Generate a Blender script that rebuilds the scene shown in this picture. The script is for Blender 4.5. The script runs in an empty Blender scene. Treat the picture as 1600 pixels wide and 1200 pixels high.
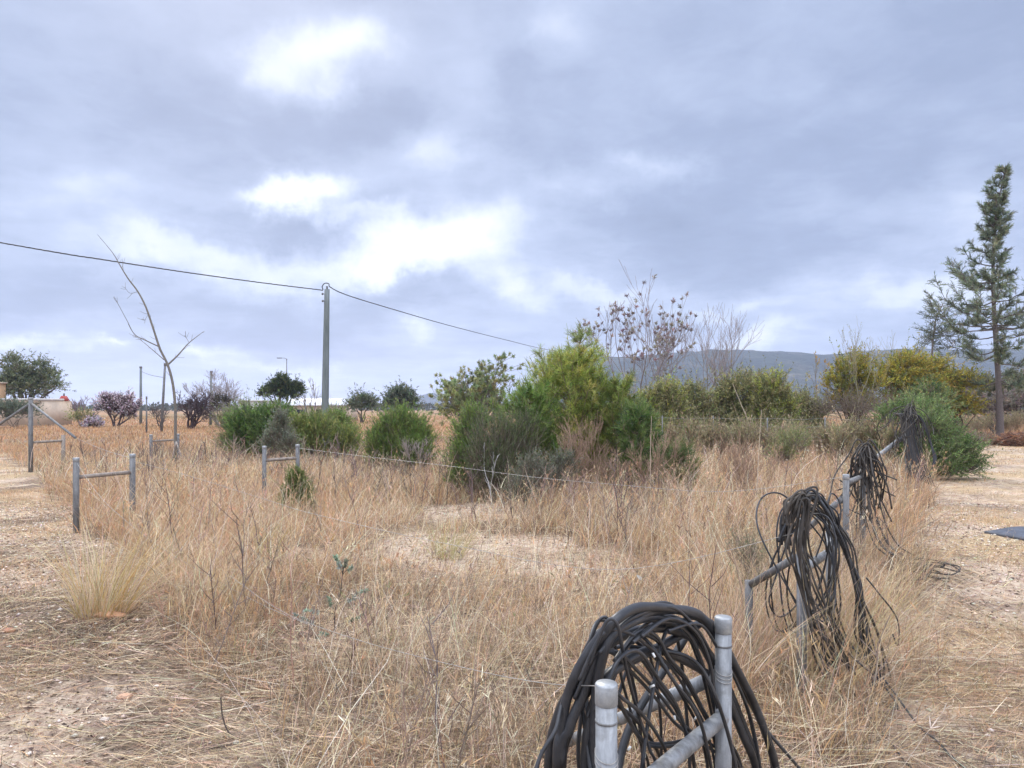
import bpy, math, random, zlib
import numpy as np

random.seed(11)
rng = np.random.default_rng(11)
sc = bpy.context.scene
COL = sc.collection
EYE = 1.6
F = 1109.0
HZ = 638.0

def P(px, py, Y):
    """the point at depth Y that the photograph shows at pixel px, py"""
    return np.array([(px - 800.0) / F * Y, Y, EYE - (py - HZ) / F * Y])

def GY(py):
    """depth of the ground seen at picture row py"""
    return EYE * F / (py - HZ)

# ------------------------------------------------------------------ noise
_tab = np.random.default_rng(5).random((256, 256))
def vnoise(x, y):
    x = np.asarray(x, float); y = np.asarray(y, float)
    xi = np.floor(x).astype(int); yi = np.floor(y).astype(int)
    fx = x - xi; fy = y - yi
    fx = fx * fx * (3 - 2 * fx); fy = fy * fy * (3 - 2 * fy)
    a = _tab[xi & 255, yi & 255]; b = _tab[(xi + 1) & 255, yi & 255]
    c = _tab[xi & 255, (yi + 1) & 255]; d = _tab[(xi + 1) & 255, (yi + 1) & 255]
    return (a * (1 - fx) + b * fx) * (1 - fy) + (c * (1 - fx) + d * fx) * fy
def fbm(x, y, o=4):
    s = 0; a = .5; t = 0
    for i in range(o):
        s = s + a * vnoise(np.asarray(x) * 2 ** i + 17.3 * i, np.asarray(y) * 2 ** i + 9.1 * i); t += a; a *= .5
    return s / t
def sstep(a, b, x):
    t = np.clip((np.asarray(x, float) - a) / (b - a), 0, 1)
    return t * t * (3 - 2 * t)

# ------------------------------------------------------------------ places in the field
def fence_x(y):
    return .30 + .614 * (np.asarray(y, float) - 1.7)
_ly = [0, 3.0, 3.6, 4.9, 5.7, 8.4, 17.4, 23, 34, 60]
_lx = [-.5, -.75, -1.2, -1.95, -3.0, -4.95, -11.6, -16, -26, -60]
def left_x(y):
    return np.interp(y, _ly, _lx)
def tall_density(x, y):
    """0 bare .. 1 thick tall dry grass"""
    x = np.asarray(x, float); y = np.asarray(y, float)
    n = fbm(x * .9 + 3, y * .9, 3) - .5
    right = sstep(.58, .02, x - fence_x(y) - n * .9)
    right = np.where(y > 33, 1, right)
    left = sstep(-.35, .35, x - left_x(y) + n * 1.3)
    left = np.where(y > 36, 1, left)
    d = right * left
    def hole(cx, cy, rx, ry, amt):
        q = ((x - cx) / rx) ** 2 + ((y - cy) / ry) ** 2 + n * 1.6
        return 1 - amt * sstep(1.25, .6, q)
    d = d * hole(-.4, 8.0, 1.25, 1.35, .88) * hole(.75, 7.3, .8, .8, .75) * hole(-.5, 11.2, .9, 1.2, .85)
    d = d * hole(-2.25, 7.6, .45, .4, .85) * hole(-1.35, 5.0, .35, .5, .6) * hole(1.0, 6.1, .5, .5, .4)
    return d
def ground_z(x, y):
    x = np.asarray(x, float); y = np.asarray(y, float)
    near = sstep(220, 40, np.hypot(x, y))
    d = tall_density(x, y)
    z = (fbm(x * .35, y * .35, 3) - .5) * .16 + (fbm(x * 2.3, y * 2.3, 3) - .5) * .07 * (.45 + .55 * d)
    z = z + (fbm(x * 9, y * 9, 2) - .5) * .025
    return z * near
def on_ground(x, y):
    return np.array([x, y, float(ground_z(x, y))])

# ------------------------------------------------------------------ mesh building
class G:
    def __init__(s):
        s.V = []; s.Q = []; s.T = []; s.C = []; s.n = 0
    def add(s, V, Q=None, T=None, C=(.5, .5, .5)):
        V = np.asarray(V, float).reshape(-1, 3)
        C = np.asarray(C, float)
        if C.ndim == 1: C = np.tile(C, (len(V), 1))
        s.V.append(V); s.C.append(C)
        if Q is not None and len(Q): s.Q.append(np.asarray(Q, int).reshape(-1, 4) + s.n)
        if T is not None and len(T): s.T.append(np.asarray(T, int).reshape(-1, 3) + s.n)
        s.n += len(V)
    def tubes(s, Pt, R, n=4, C=(.5, .5, .5), caps=False):
        """N tubes of K points: Pt (N,K,3), R (N,K)"""
        Pt = np.asarray(Pt, float)
        if Pt.ndim == 2: Pt = Pt[None]
        N, K, _ = Pt.shape
        R = np.broadcast_to(np.asarray(R, float), (N, K))
        D = np.gradient(Pt, axis=1); D /= np.linalg.norm(D, axis=2, keepdims=True) + 1e-9
        m = np.abs(D.mean(1)); ref = np.zeros((N, 3)); ref[np.arange(N), m.argmin(1)] = 1
        a = np.empty_like(D)
        prev = ref
        for k in range(K):
            v = prev - (prev * D[:, k]).sum(1, keepdims=True) * D[:, k]
            v /= np.linalg.norm(v, axis=1, keepdims=True) + 1e-9
            a[:, k] = v; prev = v
        b = np.cross(D, a)
        th = np.arange(n) * 2 * math.pi / n
        V = Pt[:, :, None, :] + R[:, :, None, None] * (a[:, :, None, :] * np.cos(th)[None, None, :, None] + b[:, :, None, :] * np.sin(th)[None, None, :, None])
        i = np.arange(N)[:, None, None] * K * n; k = np.arange(K - 1)[None, :, None] * n; j = np.arange(n)[None, None, :]; j2 = (j + 1) % n
        Q = np.stack([i + k + j, i + k + j2, i + k + n + j2, i + k + n + j], -1).reshape(-1, 4)
        C = np.asarray(C, float)
        if C.ndim == 2: C = np.repeat(C, K * n, 0)
        T = None
        if caps and n >= 3:
            T = []
            for q in range(N):
                o = q * K * n; e = o + (K - 1) * n
                for j in range(1, n - 1):
                    T.append((o, o + j + 1, o + j)); T.append((e, e + j, e + j + 1))
        s.add(V.reshape(-1, 3), Q, T, C)
    def ribbons(s, Pt, W, side, C):
        """N flat ribbons: Pt (N,K,3), W (K,) or (N,K), side (N,3)"""
        N, K, _ = Pt.shape
        W = np.broadcast_to(np.asarray(W, float), (N, K))
        off = side[:, None, :] * W[:, :, None] * .5
        V = np.stack([Pt - off, Pt + off], 2)
        i = np.arange(N)[:, None] * K * 2; k = np.arange(K - 1)[None, :] * 2
        Q = np.stack([i + k, i + k + 1, i + k + 3, i + k + 2], -1).reshape(-1, 4)
        C = np.asarray(C, float)
        if C.ndim == 2: C = np.repeat(C, K * 2, 0)
        s.add(V.reshape(-1, 3), Q, None, C)
    def box(s, lo, hi, C=(.5, .5, .5), rot=0, piv=None):
        x0, y0, z0 = lo; x1, y1, z1 = hi
        V = np.array([(x0, y0, z0), (x1, y0, z0), (x1, y1, z0), (x0, y1, z0), (x0, y0, z1), (x1, y0, z1), (x1, y1, z1), (x0, y1, z1)], float)
        if rot:
            c, q = math.cos(rot), math.sin(rot)
            pv = np.array(piv if piv is not None else ((x0 + x1) / 2, (y0 + y1) / 2, 0.))
            w = V - pv; V = np.stack([w[:, 0] * c - w[:, 1] * q, w[:, 0] * q + w[:, 1] * c, w[:, 2]], 1) + pv
        s.add(V, [(0, 3, 2, 1), (4, 5, 6, 7), (0, 1, 5, 4), (1, 2, 6, 5), (2, 3, 7, 6), (3, 0, 4, 7)], None, C)
    def mesh(s, name, mat, smooth=False):
        V = np.concatenate(s.V); C = np.concatenate(s.C)
        Q = np.concatenate(s.Q) if s.Q else np.zeros((0, 4), int)
        T = np.concatenate(s.T) if s.T else np.zeros((0, 3), int)
        me = bpy.data.meshes.new(name)
        me.vertices.add(len(V)); me.vertices.foreach_set('co', V.astype(np.float32).ravel())
        li = np.concatenate([Q.ravel(), T.ravel()])
        me.loops.add(len(li)); me.loops.foreach_set('vertex_index', li.astype(np.int32))
        st = np.concatenate([np.arange(len(Q)) * 4, len(Q) * 4 + np.arange(len(T)) * 3])
        me.polygons.add(len(st)); me.polygons.foreach_set('loop_start', st.astype(np.int32))
        if smooth: me.polygons.foreach_set('use_smooth', np.ones(len(st), bool))
        at = me.attributes.new('Col', 'FLOAT_COLOR', 'POINT')
        at.data.foreach_set('color', np.concatenate([C, np.ones((len(C), 1))], 1).astype(np.float32).ravel())
        me.materials.append(mat)
        me.update(calc_edges=True)
        return me

def obj(name, g, mat, parent=None, origin=(0, 0, 0), smooth=False):
    org = np.array(parent.location if parent is not None and parent.parent is None else origin, float)
    if parent is not None and parent.parent is not None: org = np.array(parent.parent.location, float)
    if parent is not None and parent.type == 'MESH' and parent.parent is None: org = np.array(parent.location, float)
    g.V = [v - org for v in g.V]
    o = bpy.data.objects.new(name, g.mesh(name, mat, smooth)); COL.objects.link(o)
    if parent is not None: o.parent = parent
    else: o.location = org
    return o
def tag(o, label=None, cat=None, group=None, kind=None):
    if label: o['label'] = label
    if cat: o['category'] = cat
    if group: o['group'] = group
    if kind: o['kind'] = kind
    return o
def thing(name, label, cat, loc, group=None):
    o = bpy.data.objects.new(name, None); COL.objects.link(o); o.empty_display_size = .2
    o.location = [float(v) for v in loc]
    return tag(o, label, cat, group)

def unit(v):
    v = np.asarray(v, float); return v / (np.linalg.norm(v, axis=-1, keepdims=True) + 1e-9)
def rdir(n):
    return unit(rng.normal(size=(n, 3)))
def spline(ctrl, m=8, closed=False):
    c = np.asarray(ctrl, float); n = len(c); out = []
    for i in range(n if closed else n - 1):
        if closed: p0, p1, p2, p3 = c[(i - 1) % n], c[i], c[(i + 1) % n], c[(i + 2) % n]
        else: p0, p1, p2, p3 = c[max(i - 1, 0)], c[i], c[i + 1], c[min(i + 2, n - 1)]
        t = np.linspace(0, 1, m, endpoint=False)[:, None]
        out.append(.5 * (2 * p1 + (p2 - p0) * t + (2 * p0 - 5 * p1 + 4 * p2 - p3) * t ** 2 + (3 * p1 - p0 - 3 * p2 + p3) * t ** 3))
    out.append(c[:1] if closed else c[-1:])
    return np.concatenate(out)
def jit(C, n, a=.12, b=.06):
    C = np.broadcast_to(np.asarray(C, float), (n, 3))
    return np.clip(C * (1 + rng.normal(0, a, (n, 1))) * (1 + rng.normal(0, b, (n, 3))), .004, .95)
def pick(pal, n, w=None):
    pal = np.asarray(pal, float)
    return jit(pal[rng.choice(len(pal), n, p=w)], n)

# ------------------------------------------------------------------ materials
def newmat(name):
    m = bpy.data.materials.new(name); m.use_nodes = True
    nt = m.node_tree; nt.nodes.clear()
    out = nt.nodes.new('ShaderNodeOutputMaterial')
    return m, nt, out
def nd(nt, t, **k):
    n = nt.nodes.new(t)
    for a, v in k.items():
        if a in n.inputs: n.inputs[a].default_value = v
        else: setattr(n, a, v)
    return n
def noise(nt, scale, detail=5, rough=.6, vec=None, dist=0):
    n = nt.nodes.new('ShaderNodeTexNoise'); n.inputs['Scale'].default_value = scale
    n.inputs['Detail'].default_value = detail; n.inputs['Roughness'].default_value = rough; n.inputs['Distortion'].default_value = dist
    if vec is not None: nt.links.new(vec, n.inputs['Vector'])
    return n
def ramp(nt, fac, stops):
    r = nt.nodes.new('ShaderNodeValToRGB'); e = r.color_ramp.elements
    while len(e) < len(stops): e.new(.5)
    for el, (p, c) in zip(e, stops):
        el.position = p; el.color = (*c, 1) if len(c) == 3 else c
    nt.links.new(fac, r.inputs[0]); return r
def mix(nt, fac, a, b, mode='MIX'):
    m = nt.nodes.new('ShaderNodeMix'); m.data_type = 'RGBA'; m.blend_type = mode
    for s, v in ((m.inputs[0], fac), (m.inputs[6], a), (m.inputs[7], b)):
        if isinstance(v, (int, float)): s.default_value = v
        elif isinstance(v, tuple): s.default_value = (*v, 1)
        else: nt.links.new(v, s)
    return m.outputs[2]

def leaf_mat(name, trans=.35, rough=.6):
    m, nt, out = newmat(name)
    at = nd(nt, 'ShaderNodeAttribute', attribute_name='Col')
    ns = noise(nt, 6, 3)
    tc = nd(nt, 'ShaderNodeTexCoord'); nt.links.new(tc.outputs['Object'], ns.inputs['Vector'])
    v = ramp(nt, ns.outputs['Fac'], [(.3, (.78, .8, .76)), (.7, (1.2, 1.18, 1.15))])
    c = mix(nt, 1.0, at.outputs['Color'], v.outputs[0], 'MULTIPLY')
    p = nd(nt, 'ShaderNodeBsdfPrincipled', Roughness=rough); p.inputs['Specular IOR Level'].default_value = .25
    t = nd(nt, 'ShaderNodeBsdfTranslucent')
    nt.links.new(c, p.inputs['Base Color']); nt.links.new(c, t.inputs['Color'])
    mx = nd(nt, 'ShaderNodeMixShader'); mx.inputs[0].default_value = trans
    nt.links.new(p.outputs[0], mx.inputs[1]); nt.links.new(t.outputs[0], mx.inputs[2]); nt.links.new(mx.outputs[0], out.inputs[0])
    return m
def solid_mat(name, col, col2=None, rough=.6, metal=0, scale=8, bump=.2, attr=False, spec=.4, stretch=None):
    m, nt, out = newmat(name)
    tc = nd(nt, 'ShaderNodeTexCoord'); vec = tc.outputs['Object']
    if stretch:
        mp = nd(nt, 'ShaderNodeMapping'); mp.inputs['Scale'].default_value = stretch
        nt.links.new(vec, mp.inputs[0]); vec = mp.outputs[0]
    ns = noise(nt, scale, 6, .65, vec)
    p = nd(nt, 'ShaderNodeBsdfPrincipled', Roughness=rough, Metallic=metal); p.inputs['Specular IOR Level'].default_value = spec
    if attr:
        at = nd(nt, 'ShaderNodeAttribute', attribute_name='Col')
        v = ramp(nt, ns.outputs['Fac'], [(.3, (.65, .65, .65)), (.7, (1.3, 1.3, 1.3))])
        c = mix(nt, 1.0, at.outputs['Color'], v.outputs[0], 'MULTIPLY')
    else:
        c = ramp(nt, ns.outputs['Fac'], [(.32, col), (.68, col2 or tuple(x * .6 for x in col))]).outputs[0]
    nt.links.new(c, p.inputs['Base Color'])
    rr = ramp(nt, ns.outputs['Fac'], [(.2, (rough * .8,) * 3), (.8, (min(1, rough * 1.25),) * 3)]); nt.links.new(rr.outputs[0], p.inputs['Roughness'])
    if bump:
        b = nd(nt, 'ShaderNodeBump', Strength=bump, Distance=.02); nt.links.new(ns.outputs['Fac'], b.inputs['Height']); nt.links.new(b.outputs[0], p.inputs['Normal'])
    nt.links.new(p.outputs[0], out.inputs[0]); return m

M = {}
M['leaf'] = leaf_mat('leaf', .35)
M['needle'] = leaf_mat('needle', .32)
M['grass'] = leaf_mat('dry_grass', .3, .7)
M['bark'] = solid_mat('bark', (.16, .12, .095), (.07, .052, .042), .9, 0, 14, .6, stretch=(1, 1, .25))
M['bark_grey'] = solid_mat('grey_bark', (.26, .23, .21), (.13, .11, .10), .9, 0, 14, .5, stretch=(1, 1, .25))
M['bark_dark'] = solid_mat('dark_bark', (.075, .055, .05), (.035, .026, .024), .9, 0, 14, .5, stretch=(1, 1, .25))
M['twig'] = solid_mat('twig', (.3, .25, .2), attr=True, rough=.9, scale=20, bump=0)
def steel_mat(name, c1, c2, rust, rough=.55, metal=.35):
    m, nt, out = newmat(name)
    tc = nd(nt, 'ShaderNodeTexCoord'); mp = nd(nt, 'ShaderNodeMapping'); mp.inputs['Scale'].default_value = (1, 1, .16); nt.links.new(tc.outputs['Object'], mp.inputs[0])
    st = noise(nt, 34, 6, .7, mp.outputs[0]); sp = noise(nt, 60, 3, .6, tc.outputs['Object']); bl = noise(nt, 9, 6, .7, tc.outputs['Object'])
    c = ramp(nt, st.outputs['Fac'], [(.34, c2), (.64, c1)]).outputs[0]
    d = ramp(nt, bl.outputs['Fac'], [(.5, (1, 1, 1)), (.72, (.55, .52, .48))]).outputs[0]
    c = mix(nt, 1.0, c, d, 'MULTIPLY')
    rm = ramp(nt, bl.outputs['Color'], [(.62, (0, 0, 0)), (.74, (.7, .7, .7))]).outputs[0]
    c = mix(nt, rm, c, rust)
    p = nd(nt, 'ShaderNodeBsdfPrincipled', Roughness=rough, Metallic=metal); nt.links.new(c, p.inputs['Base Color'])
    r = ramp(nt, sp.outputs['Fac'], [(.3, (rough * .75,) * 3), (.7, (min(1, rough * 1.3),) * 3)]); nt.links.new(r.outputs[0], p.inputs['Roughness'])
    b = nd(nt, 'ShaderNodeBump', Strength=.25, Distance=.004); nt.links.new(bl.outputs['Fac'], b.inputs['Height']); nt.links.new(b.outputs[0], p.inputs['Normal'])
    nt.links.new(p.outputs[0], out.inputs[0]); return m
M['galv'] = steel_mat('galvanised_steel', (.33, .34, .345), (.17, .175, .18), (.20, .13, .085))
M['galv_old'] = steel_mat('dull_steel', (.21, .21, .205), (.105, .10, .098), (.15, .09, .06), .7, .2)
M['cap'] = solid_mat('steel_cap', (.36, .37, .37), (.21, .215, .22), .5, .35, 34, .15)
M['hose'] = solid_mat('black_hose', (.010, .0105, .0125), (.046, .047, .051), .42, 0, 10, .08, spec=.45)
M['hose_dusty'] = solid_mat('dusty_hose', (.016, .015, .015), (.105, .090, .075), .65, 0, 9, .15, spec=.3)
M['white_bit'] = solid_mat('white_plastic', (.75, .75, .72), (.55, .54, .5), .5)
M['concrete'] = solid_mat('pole_concrete', (.19, .215, .21), (.125, .145, .14), .85, 0, 5, .2, stretch=(1, 1, .2))
M['wire'] = solid_mat('wire_steel', (.46, .45, .42), (.28, .26, .24), .5, .5, 30, 0)
M['cable'] = solid_mat('cable_sheath', (.03, .032, .035), (.05, .05, .052), .6, 0, 12, 0)
M['wood'] = solid_mat('weathered_wood', (.33, .28, .235), (.17, .14, .115), .9, 0, 16, .5, stretch=(1, 1, .2))
M['plaster'] = solid_mat('house_plaster', (.60, .48, .36), (.47, .38, .29), .9, 0, 1.2, .15)
M['plaster_orange'] = solid_mat('orange_plaster', (.56, .36, .20), (.46, .29, .16), .9, 0, 1.5, .15)
M['white_wall'] = solid_mat('white_wall', (.62, .60, .57), (.5, .48, .45), .9, 0, 1.0, .1)
M['roof_white'] = solid_mat('white_roof', (.72, .72, .73), (.58, .58, .6), .5, .1, 2, .1)
M['red'] = solid_mat('red_sheet', (.42, .07, .05), (.3, .05, .04), .7, 0, 5, .1)
M['window_dark'] = solid_mat('dark_window', (.03, .035, .04), (.05, .055, .06), .2, 0, 5, 0)
M['slab'] = solid_mat('slate_slab', (.085, .095, .12), (.05, .055, .07), .55, 0, 9, .15)
M['stone'] = solid_mat('limestone', attr=True, col=(.5, .45, .4), rough=.95, scale=12, bump=.5)
M['hill'] = None

# ground material: chalky soil, litter, reddish patches
def ground_mat():
    m, nt, out = newmat('field_soil')
    at = nd(nt, 'ShaderNodeAttribute', attribute_name='Col')
    sep = nd(nt, 'ShaderNodeSeparateColor'); nt.links.new(at.outputs['Color'], sep.inputs[0])
    tc = nd(nt, 'ShaderNodeTexCoord'); vec = tc.outputs['Object']
    n1 = noise(nt, .55, 8, .6, vec); n2 = noise(nt, 7, 8, .7, vec); n3 = noise(nt, 38, 5, .7, vec); n5 = noise(nt, 19, 6, .75, vec, .4); n4 = noise(nt, .02, 6, .6, vec)
    chalk = ramp(nt, n2.outputs['Fac'], [(.25, (.26, .19, .145)), (.45, (.49, .37, .285)), (.6, (.66, .55, .42)), (.8, (.76, .68, .56))])
    lit = ramp(nt, n2.outputs['Fac'], [(.3, (.085, .06, .046)), (.5, (.18, .13, .095)), (.68, (.36, .27, .19))])
    straw = ramp(nt, n3.outputs['Fac'], [(.3, (.34, .235, .13)), (.55, (.50, .375, .225)), (.75, (.60, .49, .34))])
    mo = ramp(nt, n5.outputs['Fac'], [(.38, (-.0, 0, 0)), (.60, (1, 1, 1))])
    ck = nd(nt, 'ShaderNodeMath', operation='MULTIPLY_ADD', use_clamp=True); nt.links.new(mo.outputs[0], ck.inputs[0]); ck.inputs[1].default_value = .75
    ck0 = nd(nt, 'ShaderNodeMath', operation='MULTIPLY_ADD'); nt.links.new(sep.outputs[0], ck0.inputs[0]); ck0.inputs[1].default_value = 1.5; ck0.inputs[2].default_value = -.75
    nt.links.new(ck0.outputs[0], ck.inputs[2])
    a = mix(nt, ck.outputs[0], lit.outputs[0], chalk.outputs[0])
    sm = ramp(nt, n1.outputs['Fac'], [(.42, (0, 0, 0)), (.58, (1, 1, 1))])
    sm2 = nd(nt, 'ShaderNodeMath', operation='MULTIPLY'); nt.links.new(sm.outputs[0], sm2.inputs[0]); nt.links.new(sep.outputs[1], sm2.inputs[1])
    b = mix(nt, sm2.outputs[0], a, straw.outputs[0])
    far = ramp(nt, n4.outputs['Fac'], [(.35, (.27, .15, .09)), (.5, (.33, .20, .115)), (.62, (.17, .15, .075)), (.75, (.34, .23, .14))])
    c = mix(nt, sep.outputs[2], b, far.outputs[0])
    vo = nd(nt, 'ShaderNodeTexVoronoi', Scale=55.0); nt.links.new(vec, vo.inputs['Vector'])
    pr = ramp(nt, vo.outputs['Distance'], [(.1, (1.15, 1.13, 1.1)), (.5, (.86, .84, .82))])
    c = mix(nt, .8, c, pr.outputs[0], 'MULTIPLY')
    p = nd(nt, 'ShaderNodeBsdfPrincipled', Roughness=.95); p.inputs['Specular IOR Level'].default_value = .1
    nt.links.new(c, p.inputs['Base Color'])
    h = nd(nt, 'ShaderNodeMath', operation='ADD'); nt.links.new(n2.outputs['Fac'], h.inputs[0])
    h2 = nd(nt, 'ShaderNodeMath', operation='MULTIPLY_ADD'); nt.links.new(vo.outputs['Distance'], h2.inputs[0]); h2.inputs[1].default_value = -.25; nt.links.new(n3.outputs['Fac'], h2.inputs[2])
    nt.links.new(h2.outputs[0], h.inputs[1])
    bm = nd(nt, 'ShaderNodeBump', Strength=.8, Distance=.035); nt.links.new(h.outputs[0], bm.inputs['Height']); nt.links.new(bm.outputs[0], p.inputs['Normal'])
    nt.links.new(p.outputs[0], out.inputs[0]); return m
def hill_mat():
    m, nt, out = newmat('wooded_slope')
    tc = nd(nt, 'ShaderNodeTexCoord'); vec = tc.outputs['Object']
    n1 = noise(nt, .012, 10, .7, vec); n2 = noise(nt, .09, 6, .7, vec)
    c1 = ramp(nt, n1.outputs['Fac'], [(.35, (.02, .03, .018)), (.52, (.036, .046, .027)), (.68, (.11, .10, .07))])
    c2 = ramp(nt, n2.outputs['Fac'], [(.4, (.55, .55, .55)), (.6, (1.4, 1.4, 1.4))])
    c = mix(nt, 1.0, c1.outputs[0], c2.outputs[0], 'MULTIPLY')
    p = nd(nt, 'ShaderNodeBsdfPrincipled', Roughness=1); p.inputs['Specular IOR Level'].default_value = 0
    nt.links.new(c, p.inputs['Base Color'])
    bm = nd(nt, 'ShaderNodeBump', Strength=1, Distance=8); nt.links.new(n2.outputs['Fac'], bm.inputs['Height']); nt.links.new(bm.outputs[0], p.inputs['Normal'])
    nt.links.new(p.outputs[0], out.inputs[0]); return m
M['ground'] = ground_mat(); M['hill'] = hill_mat()

# ------------------------------------------------------------------ ground sheet
def build_ground():
    nx, ny = 460, 560
    bx = math.asinh(3300 / 1.6); by0 = math.asinh(40 / 1.6); by1 = math.asinh(3700 / 1.6)
    xs = 1.6 * np.sinh(np.linspace(-bx, bx, nx)); ys = 4.5 + 1.6 * np.sinh(np.linspace(-by0, by1, ny))
    X, Y = np.meshgrid(xs, ys)
    Z = ground_z(X, Y)
    d = tall_density(X, Y)
    n = fbm(X * 1.4, Y * 1.4, 4); nl = fbm(X * .5 + 7, Y * .5 + 2, 3)
    rightp = sstep(.2, 1.0, X - fence_x(Y)) * sstep(34, 30, Y)
    leftp = sstep(.3, -.6, X - left_x(Y)) * sstep(36, 31, Y)
    bare = np.clip((1 - d) * 1.15, 0, 1)
    chalk = bare * sstep(.36, .6, n * .6 + nl * .4 + .06 * rightp)
    chalk = np.maximum(chalk, bare * .9 * sstep(-3, -.9, X) * sstep(1.8, .6, X) * sstep(5.5, 6.5, Y))
    chalk = np.maximum(chalk, .55 * rightp)
    # trodden dark litter by the tuft in the left foreground
    dark = np.exp(-(((X + 3.0) / 2.3) ** 2 + ((Y - 5.05) / .95) ** 2)) + .5 * np.exp(-(((X + 1.7) / .5) ** 2 + ((Y - 3.5) / .4) ** 2))
    chalk = chalk * (1 - .9 * np.clip(dark * 1.3, 0, 1))
    strawm = np.clip(rightp * .95 + leftp * sstep(6.5, 9, Y) * .95 + .35 * d, 0, 1)
    far = sstep(28, 60, Y)
    C = np.stack([chalk, strawm, far], -1).reshape(-1, 3)
    i = np.arange(ny - 1)[:, None] * nx; j = np.arange(nx - 1)[None, :]
    Q = np.stack([i + j, i + j + 1, i + nx + j + 1, i + nx + j], -1).reshape(-1, 4)
    g = G(); g.add(np.stack([X, Y, Z], -1).reshape(-1, 3), Q, None, C)
    o = obj('ground', g, M['ground'], smooth=True); tag(o, kind='structure')
build_ground()

def build_hills():
    def hill(name, x0, x1, y0, y1, prof, seed, nx=220, ny=40):
        xs = np.linspace(x0, x1, nx); t = np.linspace(0, 1, ny)
        X, Tt = np.meshgrid(xs, t); Y = y0 + (y1 - y0) * Tt
        top = prof(X)
        Z = top * np.sin(np.clip(Tt * 1.25, 0, 1) * math.pi / 2) ** 1.3 * sstep(1.0, .93, Tt) * (1 - .16 * (fbm(X * .008 + seed, Y * .008, 4) - .3) * sstep(0, .3, Tt))
        Z = Z + 3.0 * (fbm(X * .06, Y * .06, 3) - .5) * sstep(.05, .3, Tt) - 1.5
        i = np.arange(ny - 1)[:, None] * nx; j = np.arange(nx - 1)[None, :]
        Q = np.stack([i + j, i + j + 1, i + nx + j + 1, i + nx + j], -1).reshape(-1, 4)
        g = G(); g.add(np.stack([X, Y, Z], -1).reshape(-1, 3), Q, None)
        tag(obj(name, g, M['hill'], smooth=True), kind='structure')
    px = [700, 790, 840, 890, 930, 1000, 1060, 1130, 1165, 1260, 1330, 1400, 1480, 1600, 1750]
    py = [640, 628, 606, 575, 557, 556, 560, 553, 546, 548, 552, 553, 549, 546, 548]
    D = 1450
    def prof(X):
        r = np.interp(X / D * F + 800, px, py)
        return (HZ - r) / F * D * 1.24 + 13 * (fbm(X * .012, X * 0 + 3, 5) - .5)
    hill('hills', -150, 1900, 1050, 1900, prof, 3)
    px2 = [560, 620, 640, 660, 690, 720, 770, 900]; py2 = [640, 632, 618, 614, 615, 620, 634, 641]
    D2 = 2750
    def prof2(X):
        return (HZ - np.interp(X / D2 * F + 800, px2, py2)) / F * D2 * 1.2
    hill('hills', -700, 300, 2450, 3250, prof2, 9, 120, 24)
build_hills()

# ------------------------------------------------------------------ dry grass
PAL = np.array([(.55, .38, .22), (.53, .32, .175), (.65, .50, .325), (.40, .285, .19), (.23, .17, .13), (.55, .355, .25), (.72, .61, .455), (.21, .225, .10)])
def grass_colors(x, y):
    n = len(x)
    a = fbm(x * .45 + 11, y * .45, 3); b = fbm(x * .25 + 31, y * .25 + 8, 3)
    w = np.tile(np.array([.25, .16, .15, .16, .10, .10, .06, .02]), (n, 1))
    w[:, 1] *= .3 + 2.2 * sstep(.4, .62, a); w[:, 5] *= .3 + 2.4 * sstep(.42, .6, b); w[:, 6] *= .2 + 2.0 * sstep(.6, .4, a)
    w[:, 4] *= .5 + 2 * sstep(.6, .38, b); w[:, 7] *= 3.0 * sstep(.5, .68, fbm(x * .7, y * .7 + 50, 2))
    fr = sstep(6.5, 4, y) * sstep(1.4, .2, x)[...]; w[:, 4] *= 1 + 1.6 * fr; w[:, 3] *= 1 + .8 * fr
    w /= w.sum(1, keepdims=True)
    c = w.cumsum(1); k = (rng.random((n, 1)) > c).sum(1).clip(0, 7)
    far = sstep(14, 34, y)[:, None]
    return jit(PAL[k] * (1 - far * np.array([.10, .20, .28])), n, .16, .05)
def blades(g, x, y, L, w, lean, bend, K=4, wind=(.35, -.05), col=None, z=None):
    n = len(x)
    b = np.stack([x, y, (ground_z(x, y) - .01) if z is None else z], 1)
    az = rng.random(n) * 2 * math.pi
    h = np.stack([np.cos(az) + wind[0], np.sin(az) + wind[1], np.zeros(n)], 1); h = unit(h)
    th = np.abs(rng.normal(0, 1, n)) * lean
    s = np.linspace(0, 1, K)[None, :, None]
    up = np.array([0, 0, 1.])
    bd = (bend * rng.random(n) ** 1.2)[:, None, None]
    Pt = b[:, None, :] + L[:, None, None] * (s * (np.sin(th)[:, None, None] * h[:, None] + np.cos(th)[:, None, None] * up) + bd * s ** 2 * (h[:, None] * .75 - up * .42))
    wob = rng.normal(0, 1, (n, 1, 3)) * np.array([1, 1, .2]) * .05 * L[:, None, None] * np.sin(s * 5 + rng.random((n, 1, 1)) * 6) * s
    Pt = Pt + wob
    Pt[:, :, 2] = np.maximum(Pt[:, :, 2], b[:, None, 2] + .004)
    az2 = rng.random(n) * math.pi
    side = np.stack([np.cos(az2), np.sin(az2), np.zeros(n)], 1)
    pr = np.interp(np.linspace(0, 1, K), [0, .35, .8, 1], [.8, 1, .6, .12])
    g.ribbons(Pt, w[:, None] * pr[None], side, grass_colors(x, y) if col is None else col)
    return Pt
def sample(n, y0, y1, dens, margin=1.2, pad=1.0):
    """points over the viewed wedge, kept where dens says so"""
    y = np.sqrt(rng.random(n) * (y1 ** 2 - y0 ** 2) + y0 ** 2)
    x = (rng.random(n) * 2 - 1) * (.7215 * y * margin + pad)
    k = rng.random(n) < dens(x, y)
    return x[k], y[k]
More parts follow.
